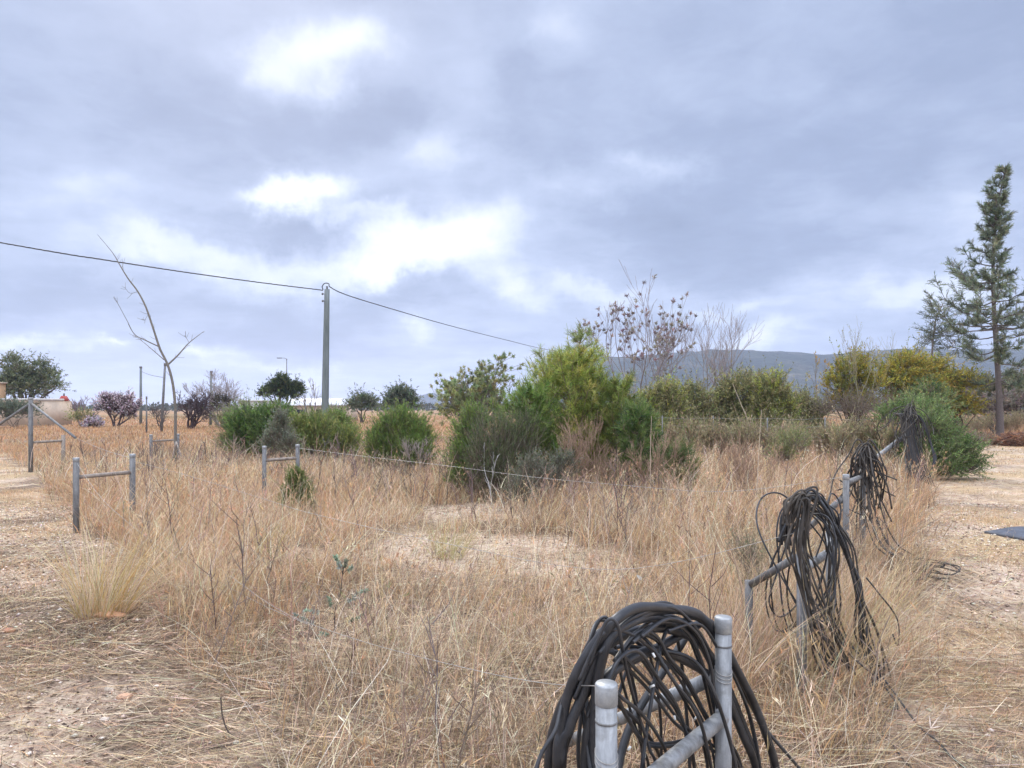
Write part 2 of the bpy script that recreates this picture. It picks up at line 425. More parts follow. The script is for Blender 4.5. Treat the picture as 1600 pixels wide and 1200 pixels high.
def height(x, y):
    h = .34 + .34 * fbm(x * .55 + 5, y * .55 + 3, 3)
    h = h + .20 * sstep(.5, 2.0, x - .2 * y + 1.2) * sstep(4, 7, y)
    h = h * (1 - .22 * sstep(6, 3.5, y))
    h = h * (1 - .3 * sstep(14, 30, y))
    return h * .86 * (.42 + .58 * np.minimum(tall_density(x, y + .55), tall_density(x, y + 1.1)))
def clumped(x, y, f=2.5, lo=.36, hi=.60):
    return .08 + .92 * sstep(lo, hi, fbm(x * f + 40, y * f, 3))

def build_grass():
    g = G()
    dn = lambda x, y: tall_density(x, y) * clumped(x, y)
    bands = [(.9, 4, 60000, 1.0, .0034, 5), (4, 8, 110000, 1.0, .0042, 4), (8, 15, 150000, 1.0, .0075, 4), (15, 30, 140000, 1.0, .015, 3), (30, 60, 110000, .9, .034, 3), (60, 140, 90000, .85, .08, 3)]
    for y0, y1, n, hs, w, K in bands:
        x, y = sample(n, y0, y1, dn)
        L = height(x, y) * hs * rng.uniform(.35, 1.15, len(x))
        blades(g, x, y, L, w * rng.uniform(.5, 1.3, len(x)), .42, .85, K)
    # broken stems lying across the standing ones
    for y0, y1, n, w in ((1.2, 5, 14000, .0030), (5, 10, 22000, .0044), (10, 18, 14000, .009)):
        x, y = sample(n, y0, y1, lambda x, y: tall_density(x, y) * clumped(x, y, 1.2))
        L = rng.uniform(.25, .85, len(x)); z = ground_z(x, y) + rng.random(len(x)) ** 1.5 * height(x, y) * .75
        c = pick([(.72, .60, .43), (.66, .48, .30), (.50, .37, .26), (.78, .70, .56), (.36, .27, .2)], len(x))
        blades(g, x, y, L, w * rng.uniform(.5, 1.0, len(x)), 1.15, .7, 5, wind=(.5, .1), col=c, z=z)
    # seed stalks standing above the rest
    for y0, y1, n, w in ((1.0, 6, 5200, .0030), (6, 15, 11000, .0052), (15, 32, 9000, .011)):
        x, y = sample(n, y0, y1, lambda x, y: tall_density(x, y) * clumped(x, y, 1.7))
        L = height(x, y) * rng.uniform(1.0, 1.75, len(x))
        c = grass_colors(x, y) * 1.06
        Pt = blades(g, x, y, L, w * rng.uniform(.5, .9, len(x)), .26, .5, 5, col=c)
        if y1 > 20: continue
        tip = Pt[:, -1]; d0 = unit(Pt[:, -1] - Pt[:, -2])
        for q in range(7):                                          # loose seed head
            back = rng.random((len(x), 1)) * .16
            b = tip - d0 * back * (L[:, None] / .8)
            d = unit(d0 + rdir(len(x)) * .6)
            ln = rng.uniform(.02, .055, (len(x), 1))
            g.ribbons(np.stack([b, b + d * ln * .5, b + d * ln], 1), np.array([.5, 1.5, .4]) * w, unit(np.cross(d, rdir(len(x)))), np.clip(c * rng.uniform(.75, 1.15, (len(x), 1)), 0, .95))
    tag(obj('dry_grass', g, M['grass']), 'tall tangled dry grass in straw, orange and grey tones filling the field', 'grass', kind='stuff')
    # short worn grass on the bare tracks
    g = G()
    bare = lambda x, y: (1 - tall_density(x, y)) * (.10 + .90 * sstep(.36, .60, fbm(x * .9 + 60, y * .9 + 4, 3)))
    for y0, y1, n, w in ((2.0, 6, 110000, .0028), (6, 14, 190000, .005), (14, 34, 110000, .012)):
        x, y = sample(n, y0, y1, bare)
        c = grass_colors(x, y) * 1.08
        gi = rng.random(len(x)) < .06; c[gi] = jit((.26, .25, .09), gi.sum())
        blades(g, x, y, rng.uniform(.03, .11, len(x)), w * rng.uniform(.5, 1.1, len(x)), .7, .8, 3, col=c)
    tag(obj('short_grass', g, M['grass']), 'short worn straw coloured grass on the bare tracks', 'grass', kind='stuff')
    # fallen straw and dead stems lying about
    g = G()
    for y0, y1, n, w in ((1.5, 4.6, 60000, .0035), (4.6, 8, 56000, .0046), (8, 16, 30000, .0075), (16, 30, 12000, .014)):
        x, y = sample(n, y0, y1, lambda x, y: .25 + .75 * sstep(.36, .6, fbm(x * 1.3 + 9, y * 1.3 + 70, 3)))
        m = len(x); L = .03 + .40 * rng.random(m) ** 2.6
        az = rng.normal(.25, .75, m); az[rng.random(m) < .35] = rng.random() * 6
        z0 = ground_z(x, y) + rng.uniform(.004, .03, m) + tall_density(x, y) * rng.uniform(0, .12, m)
        d = np.stack([np.cos(az), np.sin(az), rng.normal(0, .1, m)], 1)
        pts = []
        for s in np.linspace(-.5, .5, 4):
            p = np.stack([x, y, z0], 1) + d * (L * s)[:, None]
            p[:, 0] += np.sin(s * 3 + az * 7) * .03 * L * 3; pts.append(p)
        Pt = np.stack(pts, 1)
        gz = ground_z(Pt[:, :, 0], Pt[:, :, 1]) + .004
        Pt[:, :, 2] = np.maximum(Pt[:, :, 2], gz)
        c = pick([(.66, .52, .34), (.74, .62, .46), (.46, .34, .23), (.20, .14, .105), (.30, .21, .155), (.54, .36, .22), (.13, .095, .075)], m)
        side = unit(np.cross(d, np.array([0, 0, 1.])) + rdir(m) * .5)
        g.ribbons(Pt, w * np.array([.6, 1, .9, .4])[None] * rng.uniform(.5, 1.2, (m, 1)), side, c)
    tag(obj('straw_litter', g, M['grass']), 'fallen straw and broken stems strewn over the pale soil', 'straw', kind='stuff')
    # dark crumbled leaf litter among the straw
    g = G()
    x, y = sample(70000, 3.0, 9, lambda x, y: sstep(.3, -.4, x - left_x(y) - .6) * (.15 + .85 * sstep(.42, .6, fbm(x * 1.6 + 2, y * 1.6 + 33, 4))))
    m = len(x); az = rng.random(m) * 6.28; ln = rng.uniform(.008, .034, m); p = np.stack([x, y, ground_z(x, y) + rng.uniform(.003, .014, m)], 1)
    d = np.stack([np.cos(az), np.sin(az), rng.normal(0, .25, m)], 1) * ln[:, None]; side = unit(np.cross(d, np.array([0, 0, 1.])) + rng.normal(0, .004, (m, 3)) * 60)
    g.ribbons(np.stack([p - d * .5, p + np.array([0, 0, .003]), p + d * .5], 1), np.array([.3, 1, .35])[None] * (ln * rng.uniform(.2, .5, m))[:, None], side, pick([(.12, .085, .065), (.19, .135, .10), (.085, .062, .05), (.32, .2, .13), (.42, .31, .21)], m))
    tag(obj('leaf_litter', g, M['grass']), 'dark crumbled leaf and stem litter over the left foreground soil', 'litter', kind='stuff')
    # dead branching weeds, darker, through the grass
    g = G()
    x, y = sample(2600, 2.2, 20, lambda x, y: tall_density(x, y) * sstep(.45, .6, fbm(x * .8 + 90, y * .8, 3)))
    for xi, yi in zip(x, y):
        h = rng.uniform(.3, .85); nb = rng.integers(5, 10)
        b = on_ground(xi, yi); top = b + np.array([rng.normal(0, .1), rng.normal(0, .1), h])
        w = .0032 + .0005 * yi
        s = np.linspace(0, 1, 4)[:, None]
        main = b + (top - b) * s + rng.normal(0, .012, (4, 3))
        c = jit([(.20, .145, .12), (.30, .22, .17), (.15, .11, .10), (.36, .25, .18)][rng.integers(4)], 1)[0]
        g.tubes(main, np.linspace(w, w * .4, 4), 3, c)
        t = rng.uniform(.25, 1, nb)[:, None]; st = b + (top - b) * t
        d = unit(rdir(nb) * np.array([1, 1, .3]) + np.array([0, 0, .9]))
        ln = h * rng.uniform(.15, .4, (nb, 1))
        g.tubes(np.stack([st, st + d * ln * .5 + rng.normal(0, .01, (nb, 3)), st + d * ln + np.array([0, 0, .02])], 1), np.array([w * .55, w * .4, w * .2]), 3, c)
    tag(obj('dead_weeds', g, M['twig']), 'dark brittle branching weed stalks scattered through the dry grass', 'weeds', kind='stuff')
    # pebbles and chalk crumbs
    g = G()
    ico = np.array([(0, 0, 1), (.9, 0, .3), (.28, .85, .3), (-.72, .53, .3), (-.72, -.53, .3), (.28, -.85, .3), (0, 0, -.6)], float)
    tri = [(0, 1, 2), (0, 2, 3), (0, 3, 4), (0, 4, 5), (0, 5, 1), (6, 2, 1), (6, 3, 2), (6, 4, 3), (6, 5, 4), (6, 1, 5)]
    x, y = sample(80000, 2.6, 12, lambda x, y: (1 - .85 * tall_density(x, y)) * sstep(.30, .56, fbm(x * 1.4, y * 1.4, 4)))
    m = len(x); sz = .0034 + .013 * rng.random(m) ** 4.5 + .0005 * y
    zz = ground_z(x, y)
    cc = pick([(.68, .57, .45), (.53, .40, .29), (.78, .69, .58), (.38, .28, .2), (.17, .12, .09)], m)
    V = ico[None] * (sz[:, None, None] * rng.uniform(.6, 1.3, (m, 7, 1))) * np.array([1.2, 1, .7]) + np.stack([x, y, zz + sz * .25], 1)[:, None]
    T = np.array(tri)[None] + (np.arange(m) * 7)[:, None, None]
    g.add(V.reshape(-1, 3), None, T.reshape(-1, 3), np.repeat(cc, 7, 0))
    tag(obj('pebbles', g, M['stone']), 'pale chalky pebbles and crumbs on the bare soil', 'pebbles', kind='stuff')
build_grass()

# ------------------------------------------------------------------ plants
def leaves_on(g, base, d, L, k, ll, lw, fwd, pal, w=None, s0=.2, shape='leaf'):
    """k leaves along each of the shoots (base, direction, length)"""
    n = len(base)
    s = rng.uniform(s0, 1.02, (n, k)); b = base[:, None] + d[:, None] * (L[:, None] * s)[..., None]
    b = b.reshape(-1, 3); dd = np.repeat(d, k, 0); m = len(b)
    ld = unit(dd * fwd + rdir(m)); ln = ll * rng.uniform(.6, 1.25, (m, 1))
    side = unit(np.cross(ld, rdir(m)))
    c = np.repeat(pick(pal, n, w), k, 0); c = jit(c, m, .13, .05)
    if shape == 'leaf':
        nrm = np.cross(ld, side)
        g.ribbons(np.stack([b, b + ld * ln * .45 + nrm * ln * .08, b + ld * ln - nrm * ln * .06], 1), lw * np.array([.25, 1, .12]), side, c)
    else:
        g.ribbons(np.stack([b, b + ld * ln], 1), lw * np.array([1, .35]), side, c)
def lobe_shoots(lobes, per, slen, up=.5, out=1.0, inner=.35, jitter=.35):
    B, D, L = [], [], []
    for (c, r) in lobes:
        c = np.array(c, float); r = np.broadcast_to(np.array(r, float), (3,))
        n = int(per * max(.15, (r[0] * r[1] * r[2]) ** (2 / 3)))
        u = rdir(n); u[:, 2] = np.where(u[:, 2] < -.45, -u[:, 2], u[:, 2])
        lump = .48 + 1.0 * fbm(u[:, 0] * 2.1 + c[0] * 3.1, u[:, 2] * 2.1 + u[:, 1] * 1.3 + c[2] * 2.7, 3)
        rr = ((inner + (1 - inner) * rng.random(n) ** .6) * lump)[:, None]
        b = c + u * r * rr * .85
        d = unit(u * out + np.array([0, 0, up]) + rng.normal(0, jitter, (n, 3)))
        B.append(b); D.append(d); L.append(slen * rng.uniform(.5, 1.3, n) * np.where(rng.random(n) < .07, 1.9, 1.))
    return np.concatenate(B), np.concatenate(D), np.concatenate(L)
def stems_to(g, base, targets, r0, col, n=5, wob=.08, spread=.12):
    pts = []
    for t in targets:
        b = base + np.array([rng.normal(0, spread), rng.normal(0, spread), -.03]); t = np.array(t)
        s = np.linspace(0, 1, n)[:, None]; h = np.linalg.norm(t - b)
        mid = b + (t - b) * s + np.array([0, 0, 1]) * h * .12 * np.sin(s * math.pi) + rng.normal(0, wob * h * .5, (n, 3)) * np.sin(s * math.pi)
        pts.append(mid)
    g.tubes(np.array(pts), np.linspace(r0, r0 * .35, n), 5, col)
def shrub(name, label, cat, base, lobes, per, slen, k, ll, lw, pal, up=.5, out=1., fwd=1., w=None, shape='leaf', stem_col=(.2, .16, .12), stem_r=.02, group=None, mat='leaf', nstem=2, inner=.35, twig_r=.004):
    """leafy shrub: stems from the ground into each lobe, leafy shoots through the lobes"""
    t = thing(name, label, cat, base, group)
    if name in ('pole_bush', 'round_bush', 'dark_bush', 'leafy_bush', 'spreading_bush', 'olive_bush', 'juniper_bush'):
        lobes = list(lobes) + [((c[0], c[1] - .02, base[2] + (c[2] - base[2]) * .42), np.broadcast_to(np.array(r, float), (3,)) * np.array([.95, .95, .8])) for c, r in lobes]
    g = G(); tg = []
    for c, r in lobes:
        r = np.broadcast_to(np.array(r, float), (3,))
        for q in range(nstem): tg.append(np.array(c) + rng.normal(0, .4, 3) * r)
    stems_to(g, np.array(base), tg, stem_r, stem_col)
    B, D, L = lobe_shoots(lobes, per, slen, up, out, inner)
    g.tubes(np.stack([B - D * .25 * L[:, None], B + D * L[:, None] * .5, B + D * L[:, None]], 1), np.array([twig_r, twig_r * .7, twig_r * .3]), 3, stem_col)
    obj('stem', g, M['twig'], t)
    g = G(); leaves_on(g, B, D, L, k, ll, lw, fwd, pal, w, shape=shape)
    obj('foliage', g, M[mat], t)
    return t

def grow(base, d, L, r, depth, out, tips, nchild=3, ang=.6, ratio=.68, up=.15, wob=.10, K=6, first=.4, taper=.55, rr=.62):
    pts = [np.array(base, float)]; d = unit(d)
    for i in range(K - 1):
        d = unit(d + rng.normal(0, wob, 3) + np.array([0, 0, up * .3]))
        pts.append(pts[-1] + d * L / (K - 1))
    pts = np.array(pts); out.append((depth, pts, np.linspace(r, r * taper, K)))
    if depth == 0:
        tips.append((pts[-1], d, pts[-2])); return
    nc = max(2, int(round(nchild + rng.normal(0, .5))))
    for c in range(nc):
        t = 1.0 if c == 0 else rng.uniform(first, 1.0)
        q = t * (K - 1); i = min(int(q), K - 2); p = pts[i] + (pts[i + 1] - pts[i]) * (q - i)
        dd = unit(pts[i + 1] - pts[i])
        a = ang * rng.uniform(.6, 1.25) * (.5 if c == 0 else 1)
        perp = unit(np.cross(dd, rdir(1)[0])); nd_ = dd * math.cos(a) + perp * math.sin(a) + np.array([0, 0, up])
        grow(p, nd_, L * ratio * rng.uniform(.75, 1.2), r * (taper if c == 0 else rr * taper + .12) * .95, depth - 1, out, tips, nchild, ang, ratio, up, wob, K, first, taper, rr)
def branches(g, out, cols, minr=.004, sel=lambda d: True):
    for dep in sorted({o[0] for o in out}):
        if not sel(dep): continue
        Ps = np.array([o[1] for o in out if o[0] == dep]); Rs = np.maximum(np.array([o[2] for o in out if o[0] == dep]), minr)
        g.tubes(Ps, Rs, 6 if dep >= 3 else (4 if dep >= 2 else 3), cols)
def bare_tree(name, label, cat, base, H, spread, depth, col, trunk_h=.25, nchild=3, ang=.6, minr=.006, r=.1, up=.15, ratio=.68, mat='twig', stems=1, lean=(0, 0), leaf=None, group=None, first=.4, seed=0):
    """tree grown limb by limb; trunk holds the thick wood, crown the twigs (and whatever leaves are left)"""
    global rng
    keep_rng = rng; rng = np.random.default_rng(zlib.crc32(label.encode()) + seed)
    t = thing(name, label, cat, base, group); out, tips = [], []
    tot = sum(ratio ** i for i in range(depth + 1)); L0 = H / tot * 1.1
    for s in range(stems):
        a = rng.random() * 6.28
        d = np.array([math.cos(a) * spread * (.15 if stems == 1 else .55) + lean[0], math.sin(a) * spread * (.15 if stems == 1 else .55) + lean[1], 1.])
        b0 = np.array(base) + np.array([math.cos(a), math.sin(a), 0]) * (0 if stems == 1 else r) - np.array([0, 0, .05])
        grow(b0, d, L0 * (trunk_h / .25), r, depth, out, tips, nchild, ang, ratio, up, first=first)
    g = G(); branches(g, out, col, minr, lambda d: d >= depth - 1); obj('trunk', g, M[mat], t, smooth=True)
    g = G(); branches(g, out, np.array(col) * 1.1, minr, lambda d: d < depth - 1)
    if leaf:
        B = np.array([q[2] for q in tips]); E = np.array([q[0] for q in tips]); D = unit(E - B); L = np.linalg.norm(E - B, axis=1)
        if leaf.get('keep', 1) < 1:
            kk = rng.random(len(B)) < leaf['keep']; B, D, L = B[kk], D[kk], L[kk]
        obj('twigs', g, M['twig'], t)
        g2 = G(); leaves_on(g2, B, D, L * leaf.get('reach', 1.5), leaf['k'], leaf['ll'], leaf['lw'], leaf.get('fwd', .8), leaf['pal'], leaf.get('w'), s0=leaf.get('s0', 0.))
        obj('crown', g2, M['leaf'], t)
    else:
        obj('crown', g, M['twig'], t)
    rng = keep_rng
    return t

def pine_sapling(label, base, H, R, pal, nwh=9, nb=6, tuft=13, nl=.09, nw=.006, name='pine_sapling', bare=.06, updir=.75, cat='pine', group=None, per_whorl_jit=.35, lean=(0., 0.), tpb=9):
    base = np.array(base, float); t = thing(name, label, cat, base, group)
    g = G(); s = np.linspace(0, 1, 9)
    tr = base + np.stack([lean[0] * s ** 1.5 + .03 * np.sin(s * 7), lean[1] * s, s * H - .05], 1)
    g.tubes(tr, np.linspace(.012 * H + .008, .006, 9), 7, (.22, .17, .13))
    tb, td, tl, bp = [], [], [], []
    for i in range(nwh):
        f = bare + (1 - bare) * (i + rng.uniform(-.3, .3)) / nwh; f = min(max(f, .04), .97)
        p0 = np.array([np.interp(f, s, tr[:, q]) for q in range(3)])
        rad = R * (1 - f) ** .5 * (.55 + .45 * min(1, f / .25)) + .06 * H * .3
        for b in range(nb):
            a = b * 2 * math.pi / nb + rng.normal(0, per_whorl_jit) + i * 1.1
            l = rad * rng.uniform(.55, 1.2)
            out = np.array([math.cos(a), math.sin(a), 0])
            q = np.linspace(0, 1, 6)[:, None]
            pts = p0 + out * l * q * (1 - .15 * q) + np.array([0, 0, 1]) * l * (updir * q ** 1.6 + .12 * q) + rng.normal(0, .02, (6, 3)) * q
            bp.append(pts)
            for w in range(tpb):                                    # needle-bearing twigs on the outer part of the branch
                u = rng.uniform(.3, 1); x = np.array([np.interp(u, q[:, 0], pts[:, c]) for c in range(3)])
                dd = unit(out * .6 + np.array([0, 0, .75]) + rng.normal(0, .45, 3))
                tb.append(x); td.append(dd); tl.append(rng.uniform(.10, .24) * (.6 + .4 * l / max(R, .1)))
            tb.append(pts[-1]); td.append(unit(pts[-1] - pts[-2] + np.array([0, 0, .03]))); tl.append(.2)
    for w in range(6):
        tb.append(tr[-1] - np.array([0, 0, .1 * w * .4])); td.append(unit(np.array([rng.normal(0, .25), rng.normal(0, .25), 1]))); tl.append(.22)
    g.tubes(np.array(bp), np.linspace(.011, .004, 6), 4, (.24, .18, .13))
    tb, td, tl = np.array(tb), np.array(td), np.array(tl)
    g.tubes(np.stack([tb, tb + td * tl[:, None]], 1), np.array([.004, .003]), 3, (.25, .2, .12))
    obj('trunk', g, M['twig'], t, smooth=True)
    g = G(); leaves_on(g, tb, td, tl, tuft, nl, nw, 1.1, pal, shape='needle', s0=.0)
    obj('needles', g, M['needle'], t)
    return t

YG = [(.37, .40, .085), (.27, .34, .075), (.45, .42, .12), (.19, .25, .06)]
DG = [(.085, .15, .05), (.12, .195, .06), (.06, .10, .045), (.165, .23, .075)]
BG = [(.21, .31, .075), (.15, .24, .06), (.28, .36, .095), (.10, .165, .05)]
GG = [(.20, .23, .17), (.27, .29, .22), (.14, .165, .12), (.24, .235, .17)]
OL = [(.26, .26, .11), (.33, .315, .14), (.17, .175, .085), (.38, .34, .17)]

def px_lobes(items, Y):
    """lobes given as picture-sized blobs standing at depth Y (+dy)"""
    out = []
    for (px, py, rx, ry, dy) in items:
        k = (Y + dy) / F
        out.append((P(px, py, Y + dy), (rx * k, rx * k * .9, ry * k)))
    return out

def build_plants():
    # --- the pine clump in the middle of the field
    b = on_ground(*P(897, 0, 14.2)[:2])
    pine_sapling('bushy yellow-green pine, tallest of the clump in the middle of the field', b, 2.6, 1.3, YG, 11, 9, 16, .13, .0085, tpb=18)
    b = on_ground(*P(906, 0, 15.2)[:2])
    pine_sapling('slender pine leader poking up behind the bushy yellow-green pine', b, 3.3, .5, [(.26, .32, .10), (.33, .36, .13), (.17, .22, .09)], 9, 5, 13, .14, .009, tpb=6, bare=.3)
    b = on_ground(*P(858, 0, 15.6)[:2])
    pine_sapling('pale thin-topped pine behind the dark bush, left of the slender leader', b, 2.75, .8, [(.31, .35, .12), (.25, .3, .10), (.38, .38, .15)], 9, 6, 13, .13, .009, tpb=9, bare=.15)
    b = on_ground(*P(828, 0, 13.6)[:2])
    pine_sapling('bright green low pine between dark bush and yellow-green pine', b, 1.95, .95, BG, 10, 8, 15, .11, .0085, tpb=16)
    b = on_ground(*P(962, 0, 13.8)[:2])
    pine_sapling('bushy green pine on the right flank of the clump', b, 2.1, .85, [(.22, .29, .07), (.29, .34, .09), (.13, .19, .055), (.36, .34, .11)], 10, 8, 15, .11, .0085, tpb=16)
    b = on_ground(*P(998, 0, 12.8)[:2])
    pine_sapling('deep green young pine at the right end of the clump', b, 1.65, .52, DG + BG[:2], 9, 7, 15, .10, .0075, tpb=14)
    b = on_ground(*P(1062, 0, 11.6)[:2])
    pine_sapling('small loose pine seedling in pink grass right of the clump', b, .95, .42, [(.13, .19, .06), (.09, .14, .05), (.2, .22, .08)], 6, 6, 14, .09, .0065, tpb=9)
    # dark broom-like bush
    Y = 12.6; b = on_ground(*P(770, 0, Y)[:2])
    shrub('dark_bush', 'dense dark green broom-like bush left of the pine clump', 'bush', b,
          px_lobes([(775, 700, 38, 48, 0), (805, 712, 36, 52, .2), (752, 725, 30, 45, -.2), (785, 745, 46, 40, -.1), (820, 690, 26, 34, .4)], Y), 1500, .34, 16, .045, .006,
          [(.10, .155, .06), (.14, .19, .075), (.07, .10, .048), (.18, .22, .085)], up=1.3, out=.55, fwd=1.8, shape='needle', stem_r=.016, mat='needle')
    Y = 13.0; b = on_ground(*P(728, 0, Y)[:2])
    shrub('leafy_bush', 'fresh green bush pressed against the left side of dark bush', 'bush', b,
          px_lobes([(728, 690, 22, 32, 0), (742, 664, 20, 26, .1), (722, 722, 20, 28, -.1)], Y), 1500, .26, 16, .05, .008, BG, up=.9, out=.8, fwd=1.3, shape='needle', stem_r=.012, mat='needle')
    Y = 12.0; b = on_ground(*P(768, 0, Y)[:2])
    t = bare_tree('dead_twig', 'bare pale grey dead branch standing in front of dark bush', 'dead branch', b, 1.25, .6, 3, (.40, .38, .36), nchild=3, ang=.5, minr=.004, r=.014, up=.2)
    Y = 11.0; b = on_ground(*P(828, 0, Y)[:2])
    shrub('sage_bush', 'low grey-green bush in the grass below dark bush', 'bush', b,
          px_lobes([(830, 745, 24, 30, 0), (858, 755, 26, 26, .2), (812, 775, 18, 26, -.2), (880, 735, 18, 24, .4)], Y), 1200, .2, 12, .03, .011, [(.15, .17, .12), (.20, .215, .16), (.10, .12, .085)], up=.9, out=.8, stem_r=.008)
    # straw-brown dead brush under the pines
    for (px, Y, H, lab) in ((905, 12.6, 1.5, 'brown dead brush leaning in front of the yellow-green pine'), (1012, 11.6, 1.25, 'tangle of grey dead stems right of the deep green pine'), (955, 12.2, .9, 'low brown dead brush under the right flank pine'), (1190, 10.8, 1.15, 'dead pinkish brush in grass halfway to the hose bundles')):
        b = on_ground(*P(px, 0, Y)[:2])
        bare_tree('dead_brush', lab, 'dead brush', b, H, 1.0, 3, (.30, .20, .135), nchild=4, ang=.55, minr=.0035, r=.012, up=.12, stems=6)
    # --- round bush left of the clump
    Y = 17; b = on_ground(*P(625, 0, Y)[:2])
    shrub('round_bush', 'rounded bright green bush alone in the grass right of the pole', 'bush', b,
          px_lobes([(610, 688, 30, 34, 0), (640, 684, 30, 36, .2), (622, 668, 26, 26, .1), (660, 696, 18, 24, .1), (592, 700, 18, 24, -.1), (640, 708, 32, 22, -.2)], Y), 1500, .3, 16, .06, .010, BG + [(.20, .26, .06)], up=1.1, out=.8, fwd=1.4, shape='needle', stem_r=.014, mat='needle')
    b = on_ground(*P(655, 0, 16.3)[:2])
    bare_tree('dead_brush', 'grey leafless brush in front of the rounded bright bush', 'dead brush', b, .95, 1., 3, (.36, .30, .26), nchild=4, ang=.55, minr=.004, r=.012, up=.12, stems=4)
    # --- green bushes round the pole
    Y = 21
    shrub('pole_bush', 'broad dark green bush left of the concrete pole', 'bush', on_ground(*P(415, 0, Y)[:2]),
          px_lobes([(385, 672, 30, 24, 0), (400, 674, 30, 28, 0), (425, 664, 28, 28, .3), (442, 662, 20, 20, .5), (380, 682, 20, 20, -.2), (420, 685, 30, 18, -.2)], Y), 1700, .35, 16, .075, .014, DG + BG[:2], up=.9, out=.9, fwd=1.2, shape='needle', stem_r=.018, mat='needle', group='green bushes round the pole')
    shrub('pole_bush', 'yellowish green bush directly in front of the concrete pole', 'bush', on_ground(*P(480, 0, Y)[:2]),
          px_lobes([(482, 680, 26, 28, 0), (508, 684, 20, 22, .2), (540, 694, 20, 18, 0), (468, 684, 18, 24, -.2), (498, 690, 18, 24, -.2)], Y), 1700, .35, 16, .075, .014, [(.23, .28, .08), (.16, .215, .065), (.30, .32, .10)], up=.9, out=.8, fwd=1.2, shape='needle', stem_r=.016, mat='needle', group='green bushes round the pole')
    shrub('pole_bush', 'loose green bush right of the concrete pole foot', 'bush', on_ground(*P(528, 0, 22)[:2]),
          px_lobes([(525, 668, 15, 20, 0), (538, 678, 16, 20, 0), (520, 685, 20, 18, -.2)], 22), 1500, .33, 15, .075, .013, BG[:2] + OL[:1], up=.9, out=.8, fwd=1.2, shape='needle', stem_r=.014, mat='needle', group='green bushes round the pole')
    shrub('pole_bush', 'feathery pale green sapling bush at left end of the pole bushes', 'bush', on_ground(*P(362, 0, 22)[:2]),
          px_lobes([(362, 658, 16, 16, 0), (382, 648, 13, 14, .2), (352, 668, 12, 12, 0)], 22), 650, .4, 10, .07, .012, [(.17, .21, .08), (.22, .25, .11)], up=.6, out=1., fwd=1.0, stem_r=.012, group='green bushes round the pole')
    shrub('sage_bush', 'silvery grey-green bush behind the middle H-shaped frame', 'bush', on_ground(*P(438, 0, 15.5)[:2]),
          px_lobes([(438, 690, 15, 28, 0), (425, 700, 14, 22, .1), (452, 704, 14, 22, -.1), (440, 664, 6, 16, 0)], 15.5), 1300, .22, 12, .035, .014, GG, up=1.1, out=.7, stem_r=.009)
    # --- small green bushes in the grass
    b = on_ground(*P(462, 0, 10.4)[:2])
    shrub('juniper_bush', 'small bright green upright bush alone in tan grass', 'bush', b,
          px_lobes([(462, 772, 16, 26, 0), (455, 790, 18, 18, 0), (474, 786, 14, 22, 0), (464, 756, 8, 14, 0)], 10.4), 2600, .13, 14, .035, .006, [(.17, .22, .06), (.11, .16, .045), (.22, .25, .08)], up=1.2, out=.7, fwd=1.2, shape='needle', stem_r=.008, mat='needle', twig_r=.0025)
    b = on_ground(*P(525, 0, 4.75)[:2]); t = thing('grey_sprig', 'thin dark stemmed seedling with small blue-grey leaf clusters, nearest plant', 'seedling', b)
    g = G(); st = spline([b, P(523, 960, 4.75), P(532, 925, 4.75), P(536, 885, 4.75)], 5)
    g.tubes(st, np.linspace(.0055, .003, len(st)), 6, (.07, .055, .05))
    B, D, L = [], [], []
    for (px, py) in ((540, 880), (548, 888), (530, 884), (525, 872), (552, 935), (565, 925), (515, 938), (470, 965), (485, 955), (505, 990), (530, 1010), (560, 965), (500, 1000), (522, 1022)):
        p = P(px, py, 4.75 + rng.normal(0, .06)); a = st[np.abs(st[:, 2] - (p[2] - .06)).argmin()]
        g.tubes(spline([a, (a + p) / 2 + np.array([0, 0, .01]), p], 3), .0022, 4, (.1, .085, .06))
        B.append(a); D.append(unit(p - a)); L.append(np.linalg.norm(p - a))
    obj('stem', g, M['twig'], t)
    B, D, L = np.array(B), np.array(D), np.array(L)
    g = G(); leaves_on(g, B, D, L * 1.2, 60, .024, .011, .7, [(.24, .29, .22), (.30, .35, .28), (.18, .22, .16)], s0=.5); obj('foliage', g, M['leaf'], t)
    b = on_ground(*P(1175, 0, 5.4)[:2])
    shrub('wild_fennel', 'thin grey-green weed in grass left of the second hose bundle', 'weed', b, px_lobes([(1170, 880, 20, 30, 0), (1180, 930, 18, 30, 0)], 5.4), 700, .2, 8, .025, .004, [(.20, .22, .13), (.26, .25, .16)], up=1, stem_r=.004, twig_r=.0018)
    b = on_ground(*P(1240, 0, 12)[:2])
    shrub('green_weed', 'pale green leafy weed clump in grass beyond the second bundle', 'weed', b, px_lobes([(1240, 700, 20, 16, 0), (1222, 715, 14, 12, 0)], 12), 900, .22, 9, .05, .009, [(.22, .25, .10), (.28, .28, .13)], up=1, stem_r=.005, twig_r=.003)
    # --- hedge line beyond the wire fence
    Y = 27
